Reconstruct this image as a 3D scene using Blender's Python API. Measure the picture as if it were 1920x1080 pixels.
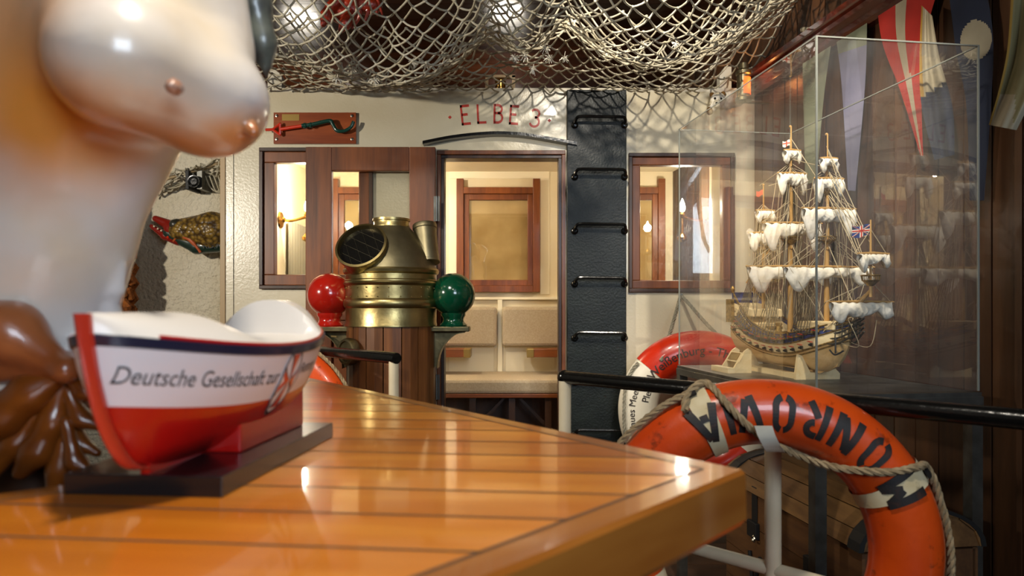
import bpy, bmesh, math, random
import numpy as np
from mathutils import Vector, Matrix, noise
random.seed(7)
PI = math.pi
SC = bpy.context.scene
COL = SC.collection
for o in list(bpy.data.objects): bpy.data.objects.remove(o)

# ------------------------------------------------------------------ camera
F, CX, HY, CZ = 1280.0, 960.0, 578.0, 1.2          # 24 mm lens, eye height 1.2 m
def P(px, py, Y): return Vector(((px-CX)*Y/F, Y, CZ+(HY-py)*Y/F))
cam_d = bpy.data.cameras.new('camera'); cam = bpy.data.objects.new('camera', cam_d); COL.objects.link(cam)
cam.location = (0, 0, CZ); cam.rotation_euler = (PI/2, 0, 0)
cam_d.lens = 24; cam_d.sensor_width = 36; cam_d.shift_y = 38/1920; cam_d.clip_start = .02
cam_d.dof.use_dof = True; cam_d.dof.focus_distance = 2.9; cam_d.dof.aperture_fstop = 4.2
SC.camera = cam
# ------------------------------------------------------------------ view, world, lights
SC.view_settings.view_transform = 'Standard'; SC.view_settings.look = 'None'
SC.view_settings.gamma = 1; SC.view_settings.use_curve_mapping = False
SC.view_settings.exposure = 0.5
w = bpy.data.worlds.new('room_air'); SC.world = w; w.use_nodes = True
w.node_tree.nodes['Background'].inputs[0].default_value = (.9, .93, 1, 1)
w.node_tree.nodes['Background'].inputs[1].default_value = .02
def lamp(kind, name, loc, tgt, power, col, **k):
    d = bpy.data.lights.new(name, kind); d.energy = power; d.color = col
    for a, b in k.items(): setattr(d, a, b)
    o = bpy.data.objects.new(name, d); COL.objects.link(o); o.location = loc
    if tgt is not None:
        o.rotation_euler = (Vector(tgt)-Vector(loc)).to_track_quat('-Z', 'Y').to_euler()
    return o
WARM, COOL, NEUT = (1, .84, .62), (.72, .85, 1), (1, .91, .77)
# ceiling spot close to the net: throws the net's shadow on the deckhouse front
lamp('SPOT', 'ceiling_spot_net', (.30, 2.15, 2.70), (1.05, 3.7, 2.0), 72, NEUT, spot_size=1.7, spot_blend=.8, shadow_soft_size=.03)
lamp('SPOT', 'wall_spot_left', (-2.75, 1.2, 1.95), (-.6, 3.7, 1.9), 170, NEUT, spot_size=1.75, spot_blend=.8, shadow_soft_size=.06)  # added unseen light, set low so it reaches the wall under the net
lamp('SPOT', 'ceiling_spot_binnacle', (-.9, 1.3, 2.74), (-.55, 3.3, 1.2), 80, NEUT, spot_size=.75, spot_blend=.8, shadow_soft_size=.06)  # added unseen light that brightens the binnacle brass
lamp('SPOT', 'ceiling_spot_counter', (-.15, .55, 2.74), (-.2, .95, 1.0), 72, NEUT, spot_size=1.9, spot_blend=.8, shadow_soft_size=.07)
lamp('SPOT', 'ceiling_spot_case', (.75, 1.5, 2.74), (1.12, 2.95, 1.35), 135, NEUT, spot_size=.95, spot_blend=.6, shadow_soft_size=.05)
lamp('AREA', 'window_daylight', (1.0, -1.9, 2.15), (-.35, .8, 1.25), 42, COOL, shape='RECTANGLE', size=1.2, size_y=1.0)  # added cool area light behind the camera; no window is built there
# lamps on the deckhouse roof that wash the boarded ceiling
for x, y in ((-1.50, 4.85), (-.04, 4.75)):
    lamp('AREA', 'roof_uplight', (x, y, 2.45), (x, y+.001, 2.86), 3.2, NEUT, shape='DISK', size=.24)

# ------------------------------------------------------------------ materials
def S(h):
    h = h.lstrip('#'); c = [int(h[i:i+2], 16)/255 for i in (0, 2, 4)]
    return tuple(x/12.92 if x <= .04045 else ((x+.055)/1.055)**2.4 for x in c)+(1,)
MATS = {}
def nm(name):
    m = bpy.data.materials.new(name); m.use_nodes = True; MATS[name] = m
    return m, m.node_tree.nodes, m.node_tree.links, m.node_tree.nodes['Principled BSDF']
def ramp(N, stops):
    r = N.new('ShaderNodeValToRGB'); e = r.color_ramp.elements
    while len(e) < len(stops): e.new(.5)
    for i, (p, c) in enumerate(stops): e[i].position = p; e[i].color = c
    return r
def coords(N, L, scale=(1, 1, 1), rot=(0, 0, 0)):
    t = N.new('ShaderNodeTexCoord'); m = N.new('ShaderNodeMapping')
    L.new(t.outputs['Object'], m.inputs[0]); m.inputs['Scale'].default_value = scale; m.inputs['Rotation'].default_value = rot
    return m.outputs[0]
def plain(name, col, rough=.5, metal=0, col2=None, nscale=8, bump=0, bscale=30, bdist=.01, coat=0, spec=.5, detail=4, lo=.35, hi=.65, sub=0, stretch=(1,1,1), specks=None):
    m, N, L, B = nm(name)
    B.inputs['Base Color'].default_value = S(col); B.inputs['Roughness'].default_value = rough; B.inputs['Metallic'].default_value = metal
    B.inputs['Coat Weight'].default_value = coat; B.inputs['Coat Roughness'].default_value = .08; B.inputs['Specular IOR Level'].default_value = spec
    if sub: B.inputs['Subsurface Weight'].default_value = sub; B.inputs['Subsurface Radius'].default_value = (.02, .01, .006)
    co = coords(N, L, stretch)
    if col2:
        n = N.new('ShaderNodeTexNoise'); n.inputs['Scale'].default_value = nscale; n.inputs['Detail'].default_value = detail
        L.new(co, n.inputs['Vector']); r = ramp(N, [(lo, S(col)), (hi, S(col2))])
        L.new(n.outputs[0], r.inputs[0]); L.new(r.outputs[0], B.inputs['Base Color'])
        if specks:   # scuffs and dirt
            n = N.new('ShaderNodeTexNoise'); n.inputs['Scale'].default_value = 17; n.inputs['Detail'].default_value = 7; n.inputs['Roughness'].default_value = .65; L.new(co, n.inputs['Vector'])
            r2 = ramp(N, [(.60, (0, 0, 0, 1)), (.67, (.7, .7, .7, 1))]); L.new(n.outputs[0], r2.inputs[0])
            mx = N.new('ShaderNodeMix'); mx.data_type = 'RGBA'; L.new(r2.outputs[0], mx.inputs[0]); L.new(r.outputs[0], mx.inputs[6]); mx.inputs[7].default_value = S(specks); L.new(mx.outputs[2], B.inputs['Base Color'])
    if bump:
        n = N.new('ShaderNodeTexNoise'); n.inputs['Scale'].default_value = bscale; n.inputs['Detail'].default_value = 5
        L.new(co, n.inputs['Vector']); b = N.new('ShaderNodeBump'); b.inputs['Strength'].default_value = bump; b.inputs['Distance'].default_value = bdist
        L.new(n.outputs[0], b.inputs['Height']); L.new(b.outputs[0], B.inputs['Normal'])
    return m
def wood(name, c1, c2, rough=.4, axis='x', gscale=6, coat=0, island=.0, rot=0, c3=None, bump=.08, spec=.5):
    """grain runs along `axis`"""
    m, N, L, B = nm(name)
    st = {'x': (.09, 1, 1), 'y': (1, .09, 1), 'z': (1, 1, .09)}[axis]
    co0 = coords(N, L, (1, 1, 1), (0, 0, rot))
    mp = N.new('ShaderNodeMapping'); mp.inputs['Scale'].default_value = st
    geo = N.new('ShaderNodeNewGeometry')
    ad = N.new('ShaderNodeVectorMath'); ad.operation = 'MULTIPLY_ADD'; ad.inputs[1].default_value = (3, 3, 3)
    cb = N.new('ShaderNodeCombineXYZ')
    for i in range(3): L.new(geo.outputs['Random Per Island'], cb.inputs[i])
    L.new(cb.outputs[0], ad.inputs[0]); L.new(co0, ad.inputs[2]); L.new(ad.outputs[0], mp.inputs[0])
    n = N.new('ShaderNodeTexNoise'); n.inputs['Scale'].default_value = gscale*3; n.inputs['Detail'].default_value = 6; n.inputs['Distortion'].default_value = .6
    L.new(mp.outputs[0], n.inputs['Vector'])
    n2 = N.new('ShaderNodeTexNoise'); n2.inputs['Scale'].default_value = gscale*22; n2.inputs['Detail'].default_value = 3
    L.new(mp.outputs[0], n2.inputs['Vector'])
    mx = N.new('ShaderNodeMath'); mx.operation = 'MULTIPLY_ADD'; mx.inputs[1].default_value = .3
    L.new(n2.outputs[0], mx.inputs[0]); L.new(n.outputs[0], mx.inputs[2])
    stops = [(.42, S(c1)), (.88, S(c2))] if not c3 else [(.42, S(c1)), (.65, S(c3)), (.88, S(c2))]
    r = ramp(N, stops); L.new(mx.outputs[0], r.inputs[0])
    out = r.outputs[0]
    if island:
        h = N.new('ShaderNodeHueSaturation'); mr = N.new('ShaderNodeMapRange')
        mr.inputs[3].default_value = 1-island; mr.inputs[4].default_value = 1+island
        L.new(geo.outputs['Random Per Island'], mr.inputs[0]); L.new(mr.outputs[0], h.inputs['Value']); L.new(out, h.inputs['Color']); out = h.outputs[0]
    L.new(out, B.inputs['Base Color'])
    B.inputs['Roughness'].default_value = rough; B.inputs['Coat Weight'].default_value = coat; B.inputs['Coat Roughness'].default_value = .07
    B.inputs['Specular IOR Level'].default_value = spec
    b = N.new('ShaderNodeBump'); b.inputs['Strength'].default_value = bump; b.inputs['Distance'].default_value = .004
    L.new(mx.outputs[0], b.inputs['Height']); L.new(b.outputs[0], B.inputs['Normal'])
    return m
def emit(name, col, strength):
    m, N, L, B = nm(name)
    B.inputs['Base Color'].default_value = S(col); B.inputs['Emission Color'].default_value = S(col); B.inputs['Emission Strength'].default_value = strength
    return m
def glass(name, tint, refl=1.0, rough=.0, ior=1.49, veil=0.0):
    """thin clear pane: see-through, with real Fresnel mirror reflections and a little surface dust"""
    m, N, L, B = nm(name); N.remove(B)
    out = N['Material Output']
    tr = N.new('ShaderNodeBsdfTransparent'); tr.inputs[0].default_value = tint
    gl = N.new('ShaderNodeBsdfGlossy'); gl.inputs['Roughness'].default_value = rough; gl.inputs[0].default_value = (1, 1, 1, 1)
    lw = N.new('ShaderNodeLayerWeight'); lw.inputs[0].default_value = .5       # Schlick's law, both faces of the sheet
    pw = N.new('ShaderNodeMath'); pw.operation = 'POWER'; pw.inputs[1].default_value = 5; L.new(lw.outputs['Facing'], pw.inputs[0])
    mu = N.new('ShaderNodeMath'); mu.operation = 'MULTIPLY_ADD'; mu.inputs[1].default_value = .92*refl; mu.inputs[2].default_value = .08*refl; mu.use_clamp = True
    mix = N.new('ShaderNodeMixShader'); L.new(pw.outputs[0], mu.inputs[0]); L.new(mu.outputs[0], mix.inputs[0])
    L.new(tr.outputs[0], mix.inputs[1]); L.new(gl.outputs[0], mix.inputs[2])
    last = mix.outputs[0]
    if veil:
        df = N.new('ShaderNodeBsdfDiffuse'); df.inputs[0].default_value = (.8, .8, .78, 1)
        n = N.new('ShaderNodeTexNoise'); n.inputs['Scale'].default_value = 9; n.inputs['Detail'].default_value = 6
        L.new(coords(N, L), n.inputs['Vector'])
        mr = N.new('ShaderNodeMapRange'); mr.inputs[1].default_value = .35; mr.inputs[2].default_value = .75; mr.inputs[3].default_value = veil*.4; mr.inputs[4].default_value = veil
        L.new(n.outputs[0], mr.inputs[0])
        m2 = N.new('ShaderNodeMixShader'); L.new(mr.outputs[0], m2.inputs[0]); L.new(last, m2.inputs[1]); L.new(df.outputs[0], m2.inputs[2]); last = m2.outputs[0]
    L.new(last, out.inputs[0])
    return m

M = MATS
plain('cream_paint', '#cabfa3', .28, col2='#d3c9af', nscale=3, bump=.12, bscale=90, coat=.4)
plain('cabin_cream', '#e6d8b8', .5, col2='#e0d0ac', nscale=4)
plain('cabin_panel', '#eee2c4', .5)
plain('plaster', '#d3c8ae', .85, col2='#dcd2bb', nscale=5, bump=1.0, bscale=38, bdist=.03)
plain('black_paint', '#111513', .42, spec=.3, col2='#191e1b', nscale=12, bump=.22, bscale=85)
plain('black_gloss', '#0e0e0d', .2, bump=.1, bscale=60)
plain('black_matte', '#121212', .6)
plain('post_cream', '#d9cbac', .4, col2='#cfbf9e', nscale=9, bump=.06)
plain('white_paint', '#d6cfbd', .45, col2='#c6bda6', nscale=10)
plain('sign_red', '#b3301c', .4)
wood('dark_wood', '#26140a', '#472914', .42, 'z', 5, coat=.05)
wood('dark_wood_x', '#26140a', '#472914', .42, 'x', 5, coat=.05)
wood('mahogany', '#4a240c', '#86491d', .4, 'z', 4, coat=.06)
wood('mahogany_x', '#4a240c', '#86491d', .4, 'x', 4, coat=.06)
wood('red_wood', '#5a290b', '#8c4a17', .4, 'z', 5, coat=.08)
wood('red_wood_x', '#5a290b', '#8c4a17', .4, 'x', 5, coat=.08)
wood('binnacle_wood', '#45250f', '#825026', .42, 'z', 4, island=.25)
wood('wall_board', '#2b1a0e', '#54351d', .45, 'z', 3, island=.3, coat=.15)
wood('ceiling_board', '#1f0f08', '#41210f', .22, 'x', 3, island=.2, coat=.5)
wood('floor_board', '#2a1a10', '#4a2f1c', .5, 'x', 3, island=.2)
wood('beam', '#330f07', '#5a2010', .25, 'y', 4, coat=.5)
wood('table_wood', '#ac5a0e', '#e09530', .3, 'x', 2.2, coat=.8, island=.12, rot=.093, c3='#c8741a', bump=.03)
wood('table_edge', '#8f4d16', '#b5742f', .3, 'x', 2.2, coat=.7, rot=-.7, bump=.03)
wood('chest_wood', '#4b3016', '#7d5a30', .6, 'y', 4, island=.2)
wood('chest_front', '#3a2110', '#61401f', .6, 'y', 4, island=.2)
wood('plaque_wood', '#6f2e12', '#9d4c20', .3, 'x', 4, coat=.4)
wood('model_hull', '#c59a58', '#e6c48c', .4, 'y', 9, coat=.2)
wood('model_pale', '#dcc08a', '#ecd9ad', .5, 'y', 7)
wood('model_mast', '#a37b3f', '#c79d5c', .5, 'z', 9)
plain('curtain_cloth', '#8a826d', .9)
plain('tan_trim', '#a58a62', .5)
plain('caulk', '#5a4232', .5)
plain('brass', '#b3a06c', .34, 1, col2='#877a52', nscale=7, bump=.22, bscale=16, lo=.4, hi=.7)
plain('brass_dark', '#9c9274', .46, 1, col2='#756d52', nscale=6, bump=.12, bscale=22)
plain('brass_bright', '#c49a50', .2, 1)
plain('bronze', '#8a7f5e', .42, 1, col2='#5c5640', nscale=9, bump=.12)
plain('bronze_dark', '#4a463a', .5, 1)
plain('steel', '#6d6d68', .4, .8, col2='#55544f', nscale=14)
plain('chrome', '#aaa69a', .25, 1)
plain('red_gloss', '#a81b10', .16, col2='#96170e', nscale=5, bump=.05, bscale=30, coat=.5)
plain('green_gloss', '#07492e', .16, col2='#053a25', nscale=5, bump=.07, bscale=28, coat=.5)
plain('ring_orange', '#cf4a10', .32, col2='#b93709', nscale=6, bump=.16, bscale=22, coat=.3, lo=.4, hi=.7, specks='#5a2008')
plain('ring_red', '#c7300f', .28, col2='#b5260c', nscale=6, bump=.06, coat=.3)
plain('ring_white', '#ddd6c4', .45, col2='#cfc5ae', nscale=7, bump=.06)
plain('band_white', '#d3c6a4', .6, col2='#bda97e', nscale=14, specks='#5c4a30')
plain('stencil_black', '#1a1412', .6, col2='#3a1d10', nscale=60, lo=.5, hi=.75)
plain('ink', '#2a2018', .6)
plain('rope_tan', '#a08a68', .9, col2='#7d6a4c', nscale=60)
plain('rope_grey', '#8f8a78', .9, col2='#77705e', nscale=60)
plain('rope_brown', '#a05a1e', .95, col2='#6e3a12', nscale=45, bump=.5, bscale=120)
plain('net_cord', '#bdb6a2', .85, col2='#a1977d', nscale=18)
plain('net_tuft', '#e2dccb', .95)
plain('fabric', '#b3a38a', .9, col2='#a6957a', nscale=120, bump=.15, bscale=300)
plain('skin_paint', '#e6d3bb', .22, col2='#d6a468', nscale=3.2, coat=.6, lo=.44, hi=.78, detail=2)
plain('areola_paint', '#b56c42', .25, coat=.5)
plain('drape_paint', '#a8653a', .3, col2='#8a4a24', nscale=9, coat=.5)
plain('leaf_wood', '#8a4a14', .32, col2='#5a2a0a', nscale=8, coat=.5)
plain('hair_paint', '#5e6258', .35, col2='#2b2c30', nscale=22, coat=.4)
plain('boat_white', '#e2e4e8', .4, coat=.05, spec=.3)
plain('boat_deck', '#e2dad0', .35, coat=.2)
plain('boat_red', '#b3140f', .28, coat=.4)
plain('boat_stem', '#c43a26', .3, coat=.4)
plain('boat_blue', '#1b2540', .3, coat=.3)
plain('boat_text', '#171b20', .5)
plain('boat_base', '#16181b', .28, coat=.4)
plain('sail', '#f0eadc', .85, col2='#e3dac6', nscale=30, bump=.3, bscale=60)
plain('rig', '#b8a888', .8)
plain('rig_dark', '#5f543f', .8)
plain('model_dark', '#2b2a28', .5, col2='#4a3f22', nscale=60)
plain('model_blue', '#2a3a7c', .5, col2='#22263c', nscale=70, lo=.4, hi=.6)
plain('model_gold', '#a88848', .4, .6, col2='#6e5526', nscale=90)
plain('model_red', '#c23a1c', .5)
plain('flag_red', '#a01c0c', .85, col2='#8c170a', nscale=6)
plain('flag_white', '#9c937c', .85, col2='#8b8069', nscale=6)
plain('flag_green', '#7f836b', .85, col2='#6f745e', nscale=6)
plain('flag_lilac', '#77758a', .85, col2='#66657e', nscale=6)
plain('flag_navy', '#1b2338', .85, col2='#161c2e', nscale=6)
plain('flag_yellow', '#8a6a26', .85)
plain('flag_olive', '#857b55', .85, col2='#6f6745', nscale=6)
plain('lobster', '#a8300c', .4, col2='#7d1d08', nscale=25, bump=.4, bscale=90, coat=.3)
plain('fish_red', '#7d1a10', .3, coat=.4)
plain('fish_orange', '#b0542a', .4)
plain('fish_dark', '#2c2a22', .35, coat=.3)
plain('fish_green', '#1f3128', .35, coat=.3)
plain('tooth', '#cfc4a8', .4)
plain('toy_fur', '#f0ebe0', .95, col2='#cdbf9e', nscale=25, bump=.6, bscale=120)
plain('toy_brown', '#6b4a1c', .95, bump=.6, bscale=120)
plain('hook_red', '#c43016', .3, coat=.4)
plain('hook_green', '#0c3a30', .25, coat=.4)
plain('plate_brass', '#a08448', .35, .7)
plain('parchment', '#c9ab74', .7, col2='#b08f58', nscale=5)
plain('acrylic_edge', '#85877f', .15, spec=.7)
emit('bulb', '#fff1d8', 60)
emit('lantern_red', '#ff5a22', 1.6)
glass('acrylic', (.985, .985, .975, 1), 1.0, 0, 1.49, veil=.045)
glass('window_glass', (.97, .97, .95, 1), 1.0, 0, 1.5)
glass('dial_glass', (.5, .5, .5, 1), 1.0, 0.02, 1.5)

def scale_mat():
    m, N, L, B = nm('fish_scales'); co = coords(N, L, (1, 1, 1))
    v = N.new('ShaderNodeTexVoronoi'); v.inputs['Scale'].default_value = 42; L.new(co, v.inputs['Vector'])
    r = ramp(N, [(.1, S('#9a7a34')), (.75, S('#3f2c10'))]); L.new(v.outputs['Distance'], r.inputs[0]); L.new(r.outputs[0], B.inputs['Base Color'])
    b = N.new('ShaderNodeBump'); b.inputs['Strength'].default_value = .8; b.inputs['Distance'].default_value = .01; b.invert = True
    L.new(v.outputs['Distance'], b.inputs['Height']); L.new(b.outputs[0], B.inputs['Normal']); B.inputs['Roughness'].default_value = .35
scale_mat()

# ------------------------------------------------------------------ mesh helpers
OFF = {}
class MB:
    def __init__(s): s.v = []; s.f = []; s.m = []; s.cur = 0
    def add(s, vs, fs):
        n = len(s.v); s.v += [Vector(p) for p in vs]
        for f in fs: s.f.append([i+n for i in f]); s.m.append(s.cur)
        return s
    def box(s, a, b, T=None):
        x0, y0, z0 = (min(a[i], b[i]) for i in range(3)); x1, y1, z1 = (max(a[i], b[i]) for i in range(3))
        vs = [Vector(p) for p in ((x0,y0,z0),(x1,y0,z0),(x1,y1,z0),(x0,y1,z0),(x0,y0,z1),(x1,y0,z1),(x1,y1,z1),(x0,y1,z1))]
        if T: vs = [T(p) if callable(T) else T @ p for p in vs]
        return s.add(vs, [(0,3,2,1),(4,5,6,7),(0,1,5,4),(1,2,6,5),(2,3,7,6),(3,0,4,7)])
    def prism(s, poly, ext):
        n = len(poly); ext = Vector(ext); a = [Vector(p) for p in poly]
        s.add(a+[p+ext for p in a], [list(range(n))[::-1], list(range(n, 2*n))]+[(i, (i+1) % n, n+(i+1) % n, n+i) for i in range(n)])
        return s
    def tube(s, path, r, n=8, closed=False, cap=True):
        path = [Vector(p) for p in path]; m = len(path); R = r if hasattr(r, '__len__') else [r]*m
        tg = []
        for i in range(m):
            a = path[(i-1) % m] if closed or i > 0 else path[i]; b = path[(i+1) % m] if closed or i < m-1 else path[i]
            d = (b-a); tg.append(d.normalized() if d.length > 1e-9 else Vector((0, 0, 1)))
        u = tg[0].orthogonal().normalized(); vs = []
        for i in range(m):
            u = (u-tg[i]*u.dot(tg[i])); u = u.normalized() if u.length > 1e-6 else tg[i].orthogonal().normalized()
            w_ = tg[i].cross(u)
            for k in range(n):
                a = 2*PI*k/n; vs.append(path[i]+(u*math.cos(a)+w_*math.sin(a))*R[i])
        fs = []
        for i in range(m if closed else m-1):
            j = (i+1) % m
            for k in range(n): fs.append((i*n+k, i*n+(k+1) % n, j*n+(k+1) % n, j*n+k))
        if cap and not closed: fs += [list(range(n))[::-1], list(range((m-1)*n, m*n))]
        return s.add(vs, fs)
    def cyl(s, a, b, r, n=20, r2=None): return s.tube([a, b], [r, r if r2 is None else r2], n)
    def lathe(s, prof, c, n=40, axis=(0, 0, 1), cap=True):
        ax = Vector(axis).normalized(); u = ax.orthogonal().normalized(); w_ = ax.cross(u); c = Vector(c); vs = []; m = len(prof)
        for r, h in prof:
            for k in range(n):
                a = 2*PI*k/n; vs.append(c+ax*h+(u*math.cos(a)+w_*math.sin(a))*r)
        fs = [(i*n+k, i*n+(k+1) % n, (i+1)*n+(k+1) % n, (i+1)*n+k) for i in range(m-1) for k in range(n)]
        if cap: fs += [list(range(n))[::-1], list(range((m-1)*n, m*n))]
        return s.add(vs, fs)
    def ball(s, c, r, n=16, sc=(1, 1, 1)):
        c = Vector(c); vs = [c+Vector((0, 0, -r*sc[2]))]; m = n//2
        for i in range(1, m):
            t = -PI/2+PI*i/m
            for k in range(n):
                a = 2*PI*k/n; vs.append(c+Vector((r*sc[0]*math.cos(t)*math.cos(a), r*sc[1]*math.cos(t)*math.sin(a), r*sc[2]*math.sin(t))))
        vs.append(c+Vector((0, 0, r*sc[2]))); e = len(vs)-1
        fs = [(0, 1+(k+1) % n, 1+k) for k in range(n)]
        for i in range(m-2):
            for k in range(n): fs.append((1+i*n+k, 1+i*n+(k+1) % n, 1+(i+1)*n+(k+1) % n, 1+(i+1)*n+k))
        fs += [(e, 1+(m-2)*n+k, 1+(m-2)*n+(k+1) % n) for k in range(n)]
        return s.add(vs, fs)
    def grid(s, fn, nu, nv, cu=False):
        vs = [fn(i/nu, j/nv) for j in range(nv+1) for i in range(nu+(0 if cu else 1))]; w_ = nu+(0 if cu else 1)
        fs = [(j*w_+i, j*w_+(i+1) % w_, (j+1)*w_+(i+1) % w_, (j+1)*w_+i) for j in range(nv) for i in range(nu)]
        return s.add(vs, fs)
    def rope(s, path, r, pitch=None, strands=3, n=5, seg=None):
        path = resample(path, seg or r*.9); pitch = pitch or r*7; d = 0; fr = []
        u = None
        for i, p in enumerate(path):
            t = (path[min(i+1, len(path)-1)]-path[max(i-1, 0)]).normalized()
            u = t.orthogonal().normalized() if u is None else (u-t*u.dot(t)).normalized()
            if i: d += (p-path[i-1]).length
            fr.append((p, u, t.cross(u), d))
        for k in range(strands):
            s.tube([p+(a*math.cos(2*PI*(dd/pitch+k/strands))+b*math.sin(2*PI*(dd/pitch+k/strands)))*r*.52 for p, a, b, dd in fr], r*.56, n)
        return s
def resample(path, step):
    path = [Vector(p) for p in path]; out = [path[0]]
    for a, b in zip(path, path[1:]):
        n = max(1, int((b-a).length/step))
        for i in range(1, n+1): out.append(a.lerp(b, i/n))
    return out
def spline(pts, n=8):
    pts = [Vector(p) for p in pts]; out = []
    for i in range(len(pts)-1):
        p0, p1, p2, p3 = pts[max(i-1, 0)], pts[i], pts[i+1], pts[min(i+2, len(pts)-1)]
        for k in range(n):
            t = k/n; out.append(.5*((2*p1)+(p2-p0)*t+(2*p0-5*p1+4*p2-p3)*t*t+(3*p1-p0-3*p2+p3)*t**3))
    return out+[pts[-1]]
def build(mb, name, mat, parent=None, smooth=False, bevel=0, loc=None, ang=40, sub=0):
    if parent is not None: off = Vector(OFF[parent.name])
    elif loc is not None: off = Vector(loc)
    else:
        xs = [p.x for p in mb.v]; ys = [p.y for p in mb.v]; zs = [p.z for p in mb.v]
        off = Vector(((min(xs)+max(xs))/2, (min(ys)+max(ys))/2, min(zs)))
    me = bpy.data.meshes.new(name); me.from_pydata([tuple(p-off) for p in mb.v], [], mb.f)
    mats = mat if isinstance(mat, (list, tuple)) else [mat]
    for k in mats: me.materials.append(MATS[k])
    if len(mats) > 1: me.polygons.foreach_set('material_index', mb.m)
    bm = bmesh.new(); bm.from_mesh(me); bmesh.ops.recalc_face_normals(bm, faces=bm.faces); bm.to_mesh(me); bm.free()
    if smooth:
        me.shade_smooth(); me.set_sharp_from_angle(angle=math.radians(ang))
    o = bpy.data.objects.new(name, me); COL.objects.link(o)
    if parent is not None: o.parent = parent
    else: o.location = off
    OFF[o.name] = off
    if bevel:
        b = o.modifiers.new('bevel', 'BEVEL'); b.width = bevel; b.segments = 2; b.limit_method = 'ANGLE'; b.angle_limit = math.radians(35)
    if sub:
        b = o.modifiers.new('sub', 'SUBSURF'); b.levels = b.render_levels = sub
    return o
def tag(o, label, cat, group=None):
    o['label'] = label; o['category'] = cat
    if group: o['group'] = group
    return o
def thing(name, label, cat, loc, group=None):
    o = bpy.data.objects.new(name, None); COL.objects.link(o); o.location = loc; o.empty_display_size = .05
    OFF[o.name] = Vector(loc); return tag(o, label, cat, group)
def struct(mb, name, mat, parent=None, **k):
    o = build(mb, name, mat, parent, **k)
    if parent is None: o['kind'] = 'structure'
    return o
def lab(o, t): o['label'] = t; return o

def surface_nets(f, lo, hi, h):
    """smooth closed mesh round the region where f < 0"""
    n = [int(math.ceil((hi[i]-lo[i])/h))+1 for i in range(3)]
    ax = [lo[i]+h*np.arange(n[i]) for i in range(3)]
    X, Y, Z = np.meshgrid(*ax, indexing='ij'); V = f(X, Y, Z)
    c = [V[a:n[0]-1+a, b:n[1]-1+b, d:n[2]-1+d] for a in (0, 1) for b in (0, 1) for d in (0, 1)]
    s = np.stack([x < 0 for x in c]); mask = s.any(0) & ~s.all(0)
    idx = -np.ones(mask.shape, int); cells = np.argwhere(mask); idx[mask] = np.arange(len(cells))
    cv = np.stack([x[mask] for x in c], 1); cor = np.array([(a, b, d) for a in (0, 1) for b in (0, 1) for d in (0, 1)], float)
    acc = np.zeros((len(cells), 3)); cnt = np.zeros(len(cells))
    for i in range(8):
        for j in range(i+1, 8):
            if abs(cor[i]-cor[j]).sum() != 1: continue
            sg = (cv[:, i] < 0) != (cv[:, j] < 0); t = np.where(sg, cv[:, i]/(cv[:, i]-cv[:, j]+1e-12), 0)
            acc += np.where(sg[:, None], cor[i]+(cor[j]-cor[i])*t[:, None], 0); cnt += sg
    ver = (cells+acc/cnt[:, None])*h+np.array(lo); fs = []
    S_ = V < 0
    for d in range(3):
        A = np.take(S_, range(n[d]-1), d); B_ = np.take(S_, range(1, n[d]), d); e = np.argwhere(A != B_)
        o1, o2 = [(1, 2), (2, 0), (0, 1)][d]
        for p in e:
            if min(p[o1], p[o2]) < 1 or p[o1] > n[o1]-2 or p[o2] > n[o2]-2: continue
            q = []
            for x, y in ((0, 0), (-1, 0), (-1, -1), (0, -1)):
                r = p.copy(); r[o1] += x; r[o2] += y; q.append(idx[tuple(r)])
            if min(q) >= 0: fs.append(q)
    mb = MB(); mb.v = [Vector(p) for p in ver]; mb.f = fs; mb.m = [0]*len(fs); return mb
def s_ball(c, r, sc=(1, 1, 1)):
    c = Vector(c)
    return lambda X, Y, Z: (np.sqrt(((X-c.x)/sc[0])**2+((Y-c.y)/sc[1])**2+((Z-c.z)/sc[2])**2)-r)*min(sc)
def s_cap(a, b, r0, r1=None):
    a, b = Vector(a), Vector(b); r1 = r0 if r1 is None else r1; d = b-a; L2 = max(d.dot(d), 1e-12)
    def g(X, Y, Z):
        t = np.clip(((X-a.x)*d.x+(Y-a.y)*d.y+(Z-a.z)*d.z)/L2, 0, 1)
        return np.sqrt((X-a.x-d.x*t)**2+(Y-a.y-d.y*t)**2+(Z-a.z-d.z*t)**2)-(r0+(r1-r0)*t)
    return g
def s_union(fs, k):
    def g(X, Y, Z):
        a = fs[0](X, Y, Z)
        for q in fs[1:]:
            b = q(X, Y, Z); h = np.clip(.5+.5*(b-a)/k, 0, 1); a = b*(1-h)+a*h-k*h*(1-h)
        return a
    return g
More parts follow.
